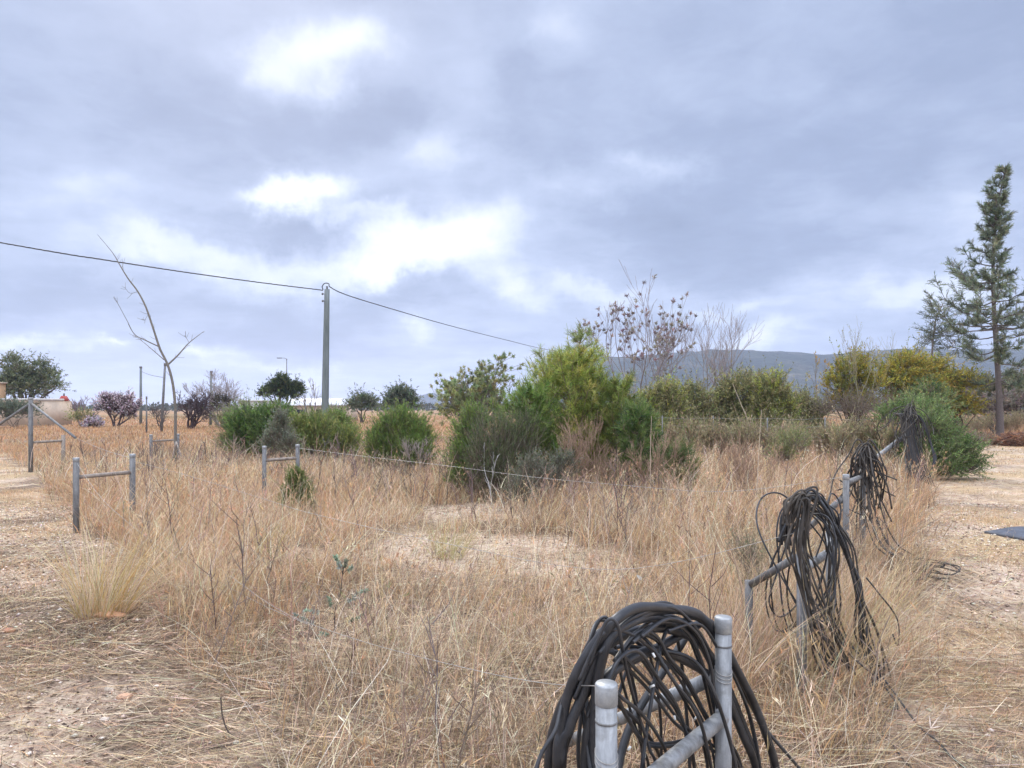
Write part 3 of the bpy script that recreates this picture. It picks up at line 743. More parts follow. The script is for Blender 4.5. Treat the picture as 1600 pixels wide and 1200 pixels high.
    for (its, lab, pal, yy) in (
        ([(1085, 620, 20, 22, 0), (1065, 632, 16, 18, 0)], 'olive green bush right of the brown-tufted tree foot', OL, 27),
        ([(1040, 620, 26, 26, 0), (1015, 630, 18, 22, 0)], 'olive bush under the tall brown-tufted tree', OL + YG[:1], 26),
        ([(1150, 612, 30, 26, 0), (1130, 628, 22, 20, 0), (1172, 598, 20, 16, .5)], 'broad olive bush beyond the wire fence, below hill middle', OL, 27.5),
        ([(1205, 608, 26, 26, 0), (1222, 625, 18, 22, 0), (1190, 630, 22, 20, 0)], 'yellow tinged olive bush at right end of the fence line', OL + YG[:1], 27),
        ([(1255, 632, 18, 18, 0), (1240, 640, 14, 12, 0)], 'low dark olive bush in the gap before yellow acacia', OL, 28)):
        cx = np.mean([q[0] for q in its]); b = on_ground(*P(cx, 0, yy)[:2])
        shrub('olive_bush', lab, 'bush', b, px_lobes([(a, b_ + 7, c_ * .92, d_ * .85, e_) for a, b_, c_, d_, e_ in its] + [(cx + q, 650 + 17 * (k % 3), 17, 14, -.25 * (k % 3)) for k, q in enumerate((-18, 2, 20, 14, -6, -22, 24, -20, 6))], yy), 800, .55, 15, .10, .028, pal, up=.9, out=.8, fwd=1.0, stem_r=.022, stem_col=(.12, .095, .075), nstem=4, group='olive bushes beyond the wire fence', inner=.25)
    # yellow acacias
    YA = [(.36, .31, .05), (.26, .26, .06), (.42, .36, .06), (.33, .24, .06), (.17, .19, .06)]
    for (its, lab, yy, per, up) in (
        ([(1415, 580, 30, 20, 0), (1445, 590, 26, 18, .5), (1390, 598, 24, 18, -.3), (1425, 610, 34, 14, 0), (1462, 580, 14, 12, .5)], 'yellow flowering acacia bush, fullest of the row before the hill', 30, 300, .3),
        ([(1330, 590, 24, 22, 0), (1310, 608, 22, 18, 0), (1355, 610, 24, 16, 0), (1345, 575, 16, 16, .3)], 'sparser olive-yellow acacia left of the full acacia', 29, 190, .8),
        ([(1490, 598, 22, 12, 0), (1470, 612, 18, 14, 0), (1512, 604, 16, 10, .4)], 'low bright yellow acacia beside the tall conifer', 34, 330, .3)):
        cx = np.mean([q[0] for q in its]); b = on_ground(*P(cx, 0, yy)[:2])
        shrub('acacia', lab, 'acacia', b, px_lobes(its + [(cx - 18, 632, 20, 16, 0), (cx + 14, 640, 22, 16, -.2)], yy), per * 2.2, .6, 17, .11, .032, YA, up=up, out=.9, fwd=.9, stem_r=.04, stem_col=(.11, .075, .055), nstem=5, group='yellow acacias', inner=.2)
    b = on_ground(*P(1325, 0, 28)[:2])
    bare_tree('thin_acacia', 'thin almost leafless acacia with upright yellowish shoots', 'acacia', b, 4.9, .8, 4, (.24, .21, .13), nchild=3, ang=.5, minr=.004, r=.035, up=.3, stems=2, leaf=dict(k=3, ll=.08, lw=.014, pal=YA[:2] + OL[:2], keep=.4))
    b = on_ground(*P(1275, 0, 29)[:2])
    bare_tree('thin_sapling', 'thin sapling with a few orange leaf tufts left of thin acacia', 'sapling', b, 4.0, .6, 3, (.22, .18, .13), nchild=3, ang=.5, minr=.006, r=.04, up=.25, leaf=dict(k=14, ll=.12, lw=.03, pal=[(.38, .24, .07), (.42, .3, .1)], keep=.55))
    b = on_ground(*P(1395, 0, 27)[:2])
    shrub('grey_bush', 'brown leafless undergrowth beneath the yellow acacias', 'bush', b, px_lobes([(1380, 640, 40, 16, 0), (1330, 640, 30, 16, 0), (1290, 642, 26, 14, 0)], 27), 420, .6, 5, .06, .016, [(.20, .15, .10), (.14, .12, .08), (.17, .18, .08)], up=.6, stem_r=.02, stem_col=(.17, .13, .10), nstem=8, twig_r=.008)
    # bush behind the farthest hose bundle
    Y = 16.5; b = on_ground(*P(1440, 0, Y)[:2])
    FB = [(.195, .27, .095), (.14, .205, .07), (.26, .335, .125), (.095, .15, .055)]
    shrub('spreading_bush', 'fresh green bush spreading beside the track behind the farthest hose bundle', 'bush', b,
          px_lobes([(1425, 648, 32, 18, .4), (1395, 660, 22, 18, .4), (1455, 674, 28, 26, 0), (1480, 698, 34, 26, -.2), (1505, 715, 28, 20, -.3), (1455, 650, 20, 16, .8), (1465, 720, 34, 20, -.5), (1440, 680, 30, 34, -.3), (1440, 715, 26, 24, -.4)], Y), 1500, .34, 15, .055, .015, FB, up=.5, out=1., fwd=1.1, stem_r=.016, nstem=3)
    b = on_ground(*P(1450, 0, 20)[:2])
    shrub('dark_bush', 'darker leafy bush rising behind the spreading green one', 'bush', b, px_lobes([(1450, 618, 22, 16, 0), (1470, 632, 20, 16, 0), (1432, 630, 18, 16, 0)], 20), 650, .34, 14, .07, .018, DG + OL[:1], up=.5, stem_r=.018, nstem=3)
    b = on_ground(*P(1530, 0, 20)[:2])
    shrub('grey_bush', 'low grey-brown weed mound at the foot of spreading bush', 'bush', b, px_lobes([(1528, 698, 22, 10, 0), (1512, 690, 16, 10, .4)], 20), 900, .3, 8, .05, .012, [(.24, .22, .16), (.18, .17, .11), (.3, .26, .19)], up=.6, stem_r=.008)
    # heaps of cut brush
    for (px, Yq, rx, ry, lab) in ((1532, 31, 30, 13, 'rust coloured heap of cut brush left of conifer trunk'), (1592, 30, 26, 15, 'rust coloured heap of cut brush right of conifer trunk')):
        k = Yq / F; b = on_ground(*P(px, 0, Yq)[:2]); g = G(); m = 2600
        c0 = b + np.array([0, 0, ry * k * .55]); u = rdir(m) * rng.random((m, 1)) ** .5 * np.array([rx * k, rx * k * .8, ry * k * .9])
        p = c0 + u; p[:, 2] = np.maximum(p[:, 2], b[2] + .02); d = unit(rdir(m) * np.array([1, 1, .45])); L = rng.uniform(.15, .7, (m, 1))
        g.tubes(np.stack([p - d * L / 2, p + rng.normal(0, .03, (m, 3)), p + d * L / 2], 1), np.array([.010, .009, .004]), 3, pick([(.34, .15, .075), (.26, .13, .08), (.40, .22, .12), (.15, .09, .065), (.2, .13, .1)], m))
        tag(obj('brush_pile', g, M['twig'], origin=b), lab, 'brush pile', 'heaps of cut brush')
    # --- trees behind
    b = on_ground(*P(1012, 0, 30)[:2])
    bare_tree('seedpod_tree', 'tall vase shaped tree with bunched grey-brown dead leaves', 'tree', b, 6.0, .72, 4, (.24, .20, .19), nchild=3, ang=.50, minr=.007, r=.06, up=.19, ratio=.70, stems=6, first=.45,
              leaf=dict(k=16, ll=.14, lw=.042, pal=[(.32, .26, .25), (.38, .31, .29), (.23, .185, .185), (.34, .31, .25)], keep=.45, s0=.4, reach=1.4, fwd=1.0))
    b = on_ground(*P(1100, 0, 33)[:2])
    bare_tree('leafless_tree', 'grey leafless spreading tree against the hill', 'tree', b, 5.9, .8, 4, (.30, .26, .25), nchild=4, ang=.55, minr=.006, r=.06, up=.20, ratio=.70, first=.25, stems=3)
    b = on_ground(*P(745, 0, 36)[:2])
    bare_tree('pepper_tree', 'airy grey-green tree left of the pine clump', 'tree', b, 4.1, .9, 4, (.20, .17, .15), nchild=4, ang=.75, minr=.01, r=.1, up=.10, ratio=.72, stems=4, first=.25,
              leaf=dict(k=40, ll=.16, lw=.032, pal=[(.29, .33, .16), (.37, .39, .21), (.21, .25, .12), (.33, .31, .13)], keep=.8, reach=1.7))
    for (its, lab, Y, pal) in (([(628, 628, 20, 18, 0), (612, 636, 14, 12, 0), (640, 634, 14, 12, 0), (622, 618, 12, 10, 0)], 'round grey-green tree far off between the pole and pepper tree', 75, [(.13, .16, .10), (.17, .19, .12), (.10, .125, .08)]),
                               ([(566, 632, 16, 13, 0), (553, 636, 10, 9, 0), (578, 634, 10, 10, 0)], 'low grey-green tree by the right end of white shed', 78, [(.13, .16, .10), (.17, .19, .12)]),
                               ([(1545, 622, 40, 26, 0), (1590, 615, 30, 26, 2), (1520, 632, 22, 18, -1)], 'hazy olive thicket tree behind the tall conifer trunk', 52, [(.14, .14, .08), (.18, .17, .10), (.10, .11, .06)]),
                               ([(1560, 645, 36, 12, 0), (1510, 642, 26, 12, 0), (1600, 642, 24, 14, 0)], 'brown leafless thicket low behind tall conifer', 44, [(.20, .16, .13), (.16, .13, .11), (.24, .2, .17)])):
        cx = np.mean([q[0] for q in its]); b = on_ground(*P(cx, 0, Y)[:2])
        t = thing('hazy_tree', lab, 'tree', b, 'grey-green trees far behind')
        g = G(); lb = px_lobes(its, Y); stems_to(g, b, [np.array(c) for c, r in lb for q in range(2)], .07, (.12, .1, .085)); obj('trunk', g, M['twig'], t)
        B, D, L = lobe_shoots(lb, 200, .9, .3, 1, .2); g = G(); leaves_on(g, B, D, L, 16, .22, .07, .9, pal); obj('crown', g, M['leaf'], t)
    # dark pine over the white shed, in three puffs
    Y = 80; b = on_ground(*P(440, 0, Y)[:2]); t = thing('rounded_pine', 'dark rounded pine rising over the white shed roof', 'tree', b)
    g = G(); lb = px_lobes([(438, 605, 11, 9, 0), (426, 614, 8, 6, 0), (414, 616, 5, 5, 1), (464, 611, 8, 8, 1), (450, 618, 12, 7, 0), (442, 596, 6, 4, 0)], Y)
    stems_to(g, b, [np.array(c) for c, r in lb], .14, (.09, .07, .06)); obj('trunk', g, M['twig'], t)
    B, D, L = lobe_shoots(lb, 520, .8, .3, 1, .2); g = G(); leaves_on(g, B, D, L, 18, .25, .07, .9, [(.05, .075, .03), (.08, .105, .04), (.11, .13, .05), (.035, .05, .025)]); obj('crown', g, M['leaf'], t)
    # leafless trees on the left
    for (px, Y, H, r, col, lab, dep, st, ang) in (
        (298, 55, 3.0, .12, (.075, .052, .055), 'dark budding almond tree with crooked limbs by the distant poles', 5, 5, .8),
        (345, 62, 4.6, .12, (.28, .25, .24), 'pale leafless tree fanning out behind the dark almond tree', 5, 5, .62),
        (252, 58, 1.9, .07, (.10, .08, .075), 'small dark leafless tree between the leaning pole and blossom', 4, 3, .6),
        (486, 84, 4.6, .12, (.22, .19, .18), 'grey leafless tree left of the concrete pole, over shed', 4, 2, .35),
        (524, 84, 3.2, .1, (.26, .22, .2), 'grey leafless tree right of the concrete pole, over shed', 4, 2, .45),
        (128, 66, 2.9, .09, (.19, .14, .14), 'dark leafless shrub tree beside the end of house wall', 4, 2, .5)):
        b = on_ground(*P(px, 0, Y)[:2])
        bare_tree('leafless_tree', lab, 'tree', b, H, .9, dep, col, nchild=3, ang=ang, minr=.014, r=r, up=.10, ratio=.72, stems=st, first=.3)
    # almond in blossom
    b = on_ground(*P(180, 0, 60)[:2])
    bare_tree('almond_tree', 'small almond tree in pink-white blossom far left', 'tree', b, 3.1, 1.4, 5, (.12, .085, .085), nchild=4, ang=.62, minr=.012, r=.09, up=.14, ratio=.74, stems=4,
              leaf=dict(k=4, ll=.085, lw=.07, pal=[(.68, .56, .62), (.58, .44, .51), (.76, .69, .73)], keep=.6))
    b = on_ground(*P(148, 0, 58)[:2])
    bare_tree('almond_tree', 'low white blossoming almond bush left of pink-white almond tree', 'tree', b, 1.15, 1.0, 4, (.10, .075, .07), nchild=4, ang=.8, minr=.012, r=.06, up=.0, ratio=.74, stems=4,
              leaf=dict(k=6, ll=.10, lw=.08, pal=[(.70, .62, .66), (.6, .5, .55)], keep=.8))
    # tree and bushes by the house
    Y = 78; b = on_ground(*P(35, 0, Y)[:2]); t = thing('shade_tree', 'spreading olive-green tree behind the house at far left', 'tree', b)
    lb = px_lobes([(30, 592, 26, 20, 0), (55, 600, 22, 16, 1), (15, 605, 18, 18, 0), (75, 592, 16, 12, 1), (40, 612, 34, 14, 0), (20, 570, 14, 10, 0), (60, 576, 14, 9, 1), (85, 608, 10, 10, 0)], Y)
    g = G(); stems_to(g, b, [np.array(c) for c, r in lb for q in range(2)], .16, (.12, .1, .09)); obj('trunk', g, M['twig'], t)
    B, D, L = lobe_shoots(lb, 150, 1.0, .3, 1, .2); g = G(); leaves_on(g, B, D, L, 15, .24, .07, .9, [(.15, .175, .085), (.20, .22, .115), (.10, .12, .065), (.22, .22, .14)]); obj('crown', g, M['leaf'], t)
    Y = 58
    shrub('garden_bush', 'grey-green rounded bush in front of the house wall', 'bush', on_ground(*P(25, 0, Y)[:2]), px_lobes([(20, 645, 24, 12, 0), (45, 648, 16, 10, 0), (0, 646, 16, 12, 0)], Y), 260, .7, 15, .16, .04, [(.14, .17, .12), (.10, .125, .085), (.18, .2, .15)], stem_r=.03, group='bushes by the house')
    shrub('garden_bush', 'low olive bush at the right end of house wall', 'bush', on_ground(*P(127, 0, Y)[:2]), px_lobes([(122, 655, 12, 8, 0), (135, 656, 10, 7, 0)], Y), 260, .6, 15, .15, .04, OL, stem_r=.03, group='bushes by the house')
    shrub('garden_bush', 'dark round bush below the pale leafless tree', 'bush', on_ground(*P(346, 0, 56)[:2]), px_lobes([(346, 632, 13, 11, 0)], 56), 400, .5, 15, .12, .035, [(.045, .04, .032), (.06, .055, .035)], stem_r=.03)
def build_undergrowth():
    its = []
    for px in range(1060, 1400, 17):
        its.append((px + rng.normal(0, 5), 668 + rng.normal(0, 5), 15, 11, rng.uniform(-2.5, 1.5)))
    for px in range(1480, 1640, 22):
        its.append((px + rng.normal(0, 5), 650 + rng.normal(0, 4), 16, 9, 20 + rng.uniform(-2, 2)))
    B, D, L = lobe_shoots(px_lobes(its, 18.5), 900, .4, 1.1, .7, .1)
    g = G(); k = rng.random(len(B)) < .8
    B[:, 2] *= rng.uniform(.4, .85, len(B)); B[:, 2] = np.maximum(B[:, 2], .03)
    g.tubes(np.stack([B - D * .6 * L[:, None], B + D * L[:, None]], 1), np.array([.006, .003]), 3, pick([(.34, .26, .18), (.26, .2, .15), (.46, .36, .25)], len(B)))
    leaves_on(g, B, D, L, 8, .06, .013, 1.3, [(.40, .37, .22), (.30, .31, .15), (.52, .42, .27), (.46, .37, .24), (.24, .26, .12)])
    tag(obj('undergrowth', g, M['leaf']), 'low band of grey-green and straw coloured scrub along the wire fence', 'scrub', kind='stuff')
build_plants()
build_undergrowth()

def build_conifer():
    """tall ragged conifer at the right edge"""
    b = on_ground(*P(1563, 0, 33)[:2]); t = thing('conifer', 'tall ragged dark conifer with a long bare trunk at right', 'tree', b)
    g = G(); Y = 33
    tr = spline([b - np.array([0, 0, .1]), P(1562, 640, Y), P(1558, 560, Y), P(1553, 480, Y), P(1552, 400, Y), P(1558, 330, Y), P(1571, 264, Y)], 6)
    zz = tr[:, 2]
    g.tubes(tr, np.interp(zz, [0, .5, 3, 7, 12.8], [.22, .165, .125, .085, .018]), 10, (.13, .105, .095))
    bz = np.concatenate([np.sort(rng.uniform(2.6, 5, 15)), np.sort(rng.uniform(5, 8.2, 40)), np.sort(rng.uniform(8.2, 12.7, 62))])
    tb, td, tl, bl = [], [], [], []
    for i, z in enumerate(bz):
        p0 = np.array([np.interp(z, zz, tr[:, q]) for q in range(3)])
        a = i * 2.4 + rng.normal(0, .4); o = np.array([math.cos(a), math.sin(a), 0])
        left = max(0, -o[0]); right = max(0, o[0])
        rl = np.interp(z, [2.6, 4, 5.2, 6.2, 7.2, 7.9, 8.4, 9, 10.5, 12, 12.8], [1.3, 2.2, 3.2, 3.1, 2.2, 1.9, .95, .8, .6, .32, .12])
        rr = np.interp(z, [2.6, 4, 5.5, 6.5, 7.2, 8.2, 9, 10.5, 12, 12.8], [.7, 1.0, 1.8, 1.2, .8, .7, .55, .4, .22, .1])
        l = (rl * left + rr * right + (rl + rr) / 2 * abs(o[1])) / (left + right + abs(o[1])) * rng.choice([.45, .7, .95, 1.12]) * rng.uniform(.9, 1.1)
        q = np.linspace(0, 1, 7)[:, None]
        droop = np.interp(z, [2.6, 5, 8, 11], [-.5, -.2, .0, .55])
        pts = p0 + o * l * q + np.array([0, 0, 1]) * l * (rng.normal(0, .12) * q + droop * q + .62 * q ** 3.5) + rng.normal(0, .09, (7, 3)) * q * l * .5
        bl.append(pts)
        for w in range(int(10 + 11 * l)):
            u = rng.uniform(.28, 1) ** .8
            x = np.array([np.interp(u, q[:, 0], pts[:, c]) for c in range(3)])
            tan = unit(pts[-1] - pts[2])
            d = unit(tan * .8 + rng.normal(0, .5, 3) * np.array([1, 1, .6]) + np.array([0, 0, -.08]))
            tb.append(x); td.append(d); tl.append(rng.uniform(.2, .5) * (.32 + .45 * min(l, 1.7)))
    g.tubes(np.array(bl), np.linspace(.035, .008, 7), 5, (.13, .105, .095))
    # a few dead snags on the bare trunk
    for z in (1.6, 2.1, 2.4, 2.9):
        p0 = np.array([np.interp(z, zz, tr[:, q]) for q in range(3)]); a = rng.random() * 6
        g.tubes(np.stack([p0, p0 + np.array([math.cos(a) * .4, math.sin(a) * .3, .05]), p0 + np.array([math.cos(a) * .8, math.sin(a) * .5, -.12])]), np.array([.03, .015, .006]), 4, (.15, .12, .11))
    obj('trunk', g, M['twig'], t, smooth=True)
    tb, td, tl = map(np.array, (tb, td, tl))
    g = G(); g.tubes(np.stack([tb, tb + td * tl[:, None]], 1), np.array([.012, .006]), 3, (.12, .1, .085)); obj('twigs', g, M['twig'], t)
    g = G(); leaves_on(g, tb, td, tl, 20, .17, .020, 1.25, [(.17, .205, .135), (.22, .255, .165), (.12, .15, .105), (.28, .31, .205)], shape='needle', s0=0)
    obj('crown', g, M['needle'], t)
    # slimmer one standing beyond it, left
    b = on_ground(*P(1470, 0, 40)[:2]); Y = 40
    t = thing('conifer', 'thin feathery conifer with drooping top left of the tall one', 'tree', b)
    g = G(); tr = spline([b, P(1457, 620, Y), P(1456, 560, Y), P(1462, 500, Y), P(1474, 474, Y)], 6); g.tubes(tr, np.linspace(.09, .02, len(tr)), 7, (.15, .125, .11)); obj('trunk', g, M['twig'], t)
    lb = px_lobes([(1476, 482, 12, 9, 0), (1465, 500, 13, 14, 0), (1460, 522, 14, 14, 0), (1478, 528, 18, 12, 0), (1455, 540, 10, 10, 0), (1500, 545, 18, 9, 0)], Y)
    B, D, L = lobe_shoots(lb, 170, .8, -.2, 1, .2); g = G(); g.tubes(np.stack([B, B + D * L[:, None]], 1), np.array([.012, .006]), 3, (.12, .1, .085)); obj('twigs', g, M['twig'], t)
    g = G(); leaves_on(g, B, D, L, 18, .2, .024, 1.2, [(.14, .17, .115), (.19, .215, .145), (.10, .125, .09)], shape='needle'); obj('crown', g, M['needle'], t)
build_conifer()

def build_sapling():
    Y = 18.0; b = on_ground(*P(275, 0, Y)[:2])
    t = thing('tall_sapling', 'tall spindly leafless sapling with forked top on the left', 'sapling', b)
    g = G(); c = (.17, .15, .125)
    def br(pp, r0, r1, dy=0):
        s = spline([P(x, y, Y + dy * i / len(pp)) for i, (x, y) in enumerate(pp)], 6); g.tubes(s, np.linspace(r0, r1, len(s)), 6, c)
    main = [(275, 740), (274, 690), (274, 640), (270, 600), (262, 570), (250, 545), (240, 515), (228, 480), (215, 455), (200, 435), (186, 412), (176, 395), (152, 366)]
    s = spline([P(x, y, Y) for x, y in main], 6); s[0] = b - np.array([0, 0, .05]); g.tubes(s, np.interp(np.linspace(0, 1, len(s)), [0, .35, .7, 1], [.040, .031, .019, .004]), 8, c)
    for k in range(22):
        i = rng.integers(20, len(s) - 2); d = unit(unit(s[i] - s[i - 1]) + rdir(1)[0] * .9); l = rng.uniform(.04, .28)
        g.tubes(np.stack([s[i], s[i] + d * l * .5, s[i] + d * l + np.array([0, 0, .03])]), np.array([.006, .004, .003]), 4, c)
    obj('trunk', g, M['twig'], t, smooth=True)
    for pp, r0, dy in (([(262, 570), (278, 555), (295, 536), (318, 518)], .026, .8), ([(247, 541), (228, 532), (210, 522), (198, 500), (178, 463)], .017, -.6), ([(256, 562), (240, 548), (222, 533), (208, 523)], .012, .4), ([(296, 536), (291, 528), (288, 524)], .006, .1), ([(214, 456), (203, 458), (195, 449)], .006, .1), ([(232, 490), (226, 500), (222, 498)], .004, 0)):
        g = G(); br(pp, r0, .004, dy)
        q = spline([P(x, y, Y + dy * i / len(pp)) for i, (x, y) in enumerate(pp)], 6)
        for k in range(len(q) // 3):                                # buds and short spurs
            i = rng.integers(3, len(q) - 1); d = unit(unit(q[i] - q[i - 1]) + rdir(1)[0] * .9); l = rng.uniform(.04, .22)
            g.tubes(np.stack([q[i], q[i] + d * l * .5, q[i] + d * l + np.array([0, 0, .02])]), np.array([.005, .004, .003]), 4, c)
        obj('branch', g, M['twig'], t, smooth=True)
    # propping stakes at its foot
    for (x0, y0, x1, y1, lab) in ((275, 690, 292, 728, 'thin pale stake propping the tall sapling on the right'), (275, 690, 262, 726, 'thin pale stake propping the tall sapling on the left')):
        g = G(); a = P(x0, y0, Y - .1); e = P(x1, y1, Y - .3); e[2] = float(ground_z(e[0], e[1])) - .05
        g.tubes(np.stack([e, (a + e) / 2 + .01, a]), .018, 6, (.36, .31, .25), caps=True); tag(obj('prop_stake', g, M['wood'], origin=e), lab, 'stake')
build_sapling()

# the large pale tuft in the left foreground and a few others
def tuft(px, py, H, n, lab, r=.16, pal=None, w=.0045, mess=1.35):
    Y = GY(py); x0, y0 = P(px, py, Y)[:2]; b = on_ground(x0, y0); g = G()
    rr = r * np.sqrt(rng.random(n)); az = rng.random(n) * 6.283
    ox, oy = rr * np.cos(az), rr * np.sin(az)
    L = H * rng.uniform(.45, 1.15, n)
    d = unit(np.stack([ox / r * .42 + .14, oy / r * .42, np.ones(n)], 1) + rng.normal(0, .13 * mess, (n, 3)))
    s = np.linspace(0, 1, 6)[None, :, None]; hb = unit(d * np.array([1, 1, 0]) + 1e-6)
    bend = rng.uniform(0, .36 * mess, n)[:, None, None]
    Pt = np.stack([x0 + ox, y0 + oy, ground_z(x0 + ox, y0 + oy) - .02], 1)[:, None] + L[:, None, None] * (d[:, None] * s + bend * s ** 2.2 * (hb[:, None] * .7 - np.array([0, 0, .35])))
    side = np.stack([np.cos(az * 3), np.sin(az * 3), np.zeros(n)], 1)
    c = pick(pal or [(.62, .49, .27), (.55, .40, .18), (.68, .58, .38), (.46, .36, .15), (.6, .52, .4)], n)
    g.ribbons(Pt, w * np.array([1.1, 1, .9, .7, .45, .15])[None] * rng.uniform(.6, 1.2, (n, 1)), side, c)
    tag(obj('grass_tuft', g, M['grass'], origin=b), lab, 'grass tuft', 'grass tufts standing apart')
tuft(160, 968, .88, 430, 'big pale golden grass tuft in left foreground, beside the bare soil', .17, [(.60, .45, .24), (.55, .38, .17), (.70, .57, .40), (.46, .34, .15), (.62, .5, .38), (.42, .32, .2)], mess=1.7)
tuft(345, 960, .42, 130, 'small golden tuft between the big tuft and the seedling', .09)
tuft(410, 880, .55, 220, 'sheaf of straw behind the small golden tuft', .14)
tuft(700, 870, .5, 200, 'greenish straw tuft standing on the pale bare patch', .16, [(.36, .33, .14), (.5, .42, .22), (.42, .36, .17)], .005)
tuft(1000, 760, 1.15, 130, 'tall pale stalks of grass right of the dead brush', .2, [(.55, .46, .35), (.6, .48, .33)], .007)
tuft(1120, 1075, .74, 520, 'pinkish straw tuft covering the low end of the slanting brace', .22, [(.6, .42, .29), (.66, .5, .36), (.42, .32, .24)], .004)
tuft(1172, 1010, .8, 200, 'loose straw tuft leaning against the slanting brace', .2, [(.6, .44, .28), (.7, .56, .4), (.42, .32, .24)], .004)
tuft(1215, 1050, .8, 200, 'pinkish straw tuft at the foot of the second rack, left side', .2, [(.6, .42, .29), (.66, .5, .36), (.42, .32, .24)], .004)
tuft(1290, 1060, .95, 230, 'long straw tuft leaning before the second hose bundle', .2, [(.62, .47, .27), (.66, .53, .33), (.5, .38, .22)], .004)

# ------------------------------------------------------------------ steel frames with hoses
def pipe(g, a, b, r, n=16, caps=True, C=(.5, .5, .5)):
    a = np.array(a, float); b = np.array(b, float)
    g.tubes(np.stack([a, (a + b) / 2, b]), r, n, C, caps)
def post_part(t, name, x, y, top, r, mat='galv', cap=True, collar=False):
    g = G(); pipe(g, (x, y, float(ground_z(x, y)) - .2), (x, y, top - .012), r); o = obj(name, g, M[mat], t, smooth=False)
    for p in o.data.polygons:
        p.use_smooth = len(p.vertices) == 4
    if cap:
        g = G(); ring = np.array([[0, 0, top - .048], [0, 0, top - .046], [0, 0, top - .004], [0, 0, top]]) + np.array([x, y, 0])
        g.tubes(ring, np.array([r * 1.01, r * 1.06, r * 1.06, r * .95]), 18, (.5, .5, .5), caps=True); c = obj('cap', g, M['cap'], o)
    if collar:
        g = G(); ring_ = np.array([[x, y, top - q] for q in (.088, .0875, .083, .0825)]); g.tubes(ring_, np.array([r * .99, r * 1.05, r * 1.05, r * .99]), 18, (.5, .5, .5)); obj('collar', g, M['galv_old'], o)
        th = np.linspace(0, 2 * math.pi * 3.3, 60); zz = top - .15 - .011 * th / 6.28 + .012 * np.sin(th)
        g = G(); g.tubes(np.stack([x + r * 1.04 * np.cos(th), y + r * 1.04 * np.sin(th), zz], 1), .0011, 5, (.5, .5, .5)); obj('wire_wrap', g, M['wire'], o)
    return o
def rail_part(t, name, a, b, r, mat='galv'):
    g = G(); pipe(g, a, b, r); o = obj(name, g, M[mat], t)
    for p in o.data.polygons: p.use_smooth = len(p.vertices) == 4
    return o
A = (.2115, 1.59); Bp = (.634, 2.13)
t = thing('hose_rack', 'galvanised two-post frame carrying the nearest hose coil', 'frame', (A[0], A[1], 0), 'steel end frames along the track')
post_part(t, 'post', *A, .985, .0245, collar=True); post_part(t, 'post', *Bp, .975, .0245, collar=True)
rail_part(t, 'rail', (A[0], A[1], .69), (Bp[0], Bp[1], .675), .022)
rail_part(t, 'brace', (Bp[0] - .01, Bp[1] + .02, .79), (.02, 3.29, -.05), .022)
t = thing('hose_rack', 'steel frame with slanting brace under the second hose bundle', 'frame', (1.6, 3.92, 0), 'steel end frames along the track')
post_part(t, 'post', 1.60, 3.92, .99, .027); post_part(t, 'post', 2.0, 4.46, .93, .027)
rail_part(t, 'rail', (1.6, 3.92, .71), (2.0, 4.46, .70), .025)
rail_part(t, 'brace', (1.58, 3.95, .77), (1.43, 4.24, .55), .022, 'galv_old'); post_part(t, 'stub_post', 1.42, 4.255, .58, .024, 'galv_old', cap=False)
t = thing('hose_rack', 'weathered steel frame holding the third frayed hose bundle', 'frame', (3.04, 6.46, 0), 'steel end frames along the track')
post_part(t, 'post', 3.04, 6.46, 1.0, .028, 'galv_old'); post_part(t, 'post', 3.46, 7.0, 1.13, .028)
rail_part(t, 'rail', (3.04, 6.46, .92), (3.46, 7.0, .93), .025, 'galv_old'); rail_part(t, 'brace', (3.02, 6.48, .78), (2.58, 7.2, .02), .028, 'galv_old')
X4, Y4 = P(1419, 0, 13)[:2]
t = thing('hose_rack', 'tall corner post with slanting pipe brace under farthest hose bundle', 'frame', (X4, Y4, 0), 'steel end frames along the track')
post_part(t, 'post', X4, Y4, 1.56, .05); rail_part(t, 'brace', (X4 - .05, Y4 + .02, 1.10), (X4 - 1.15, Y4 + .55, .0), .042)

def hose(t, pts, r, name='hose', n=8, mat='hose'):
    g = G(); g.tubes(np.asarray(pts), r, n, (.5, .5, .5), caps=True); o = obj(name, g, M[mat], t)
    for p in o.data.polygons: p.use_smooth = len(p.vertices) == 4
    return o
def ring(c, e1, e2, a, b, rough=.05, m=10, tilt=0., top_flat=0.):
    """irregular closed loop in the plane e1, e2 around c"""
    ct = []
    ph = rng.random() * 6.28; nrm = np.cross(e1, e2)
    for k in range(m):
        th = ph + 2 * math.pi * k / m
        u, v = a * math.cos(th), b * math.sin(th)
        u, v = u * math.cos(tilt) - v * math.sin(tilt), u * math.sin(tilt) + v * math.cos(tilt)
        ct.append(c + e1 * u * (1 + rng.normal(0, rough)) + e2 * v * (1 + rng.normal(0, rough)) + nrm * rng.normal(0, rough * .6 * a))
    return np.array(ct)
Z = np.array([0, 0, 1.])
def clampz(p, lo=.02):
    p = np.array(p); p[:, 2] = np.maximum(p[:, 2], ground_z(p[:, 0], p[:, 1]) + lo); return p
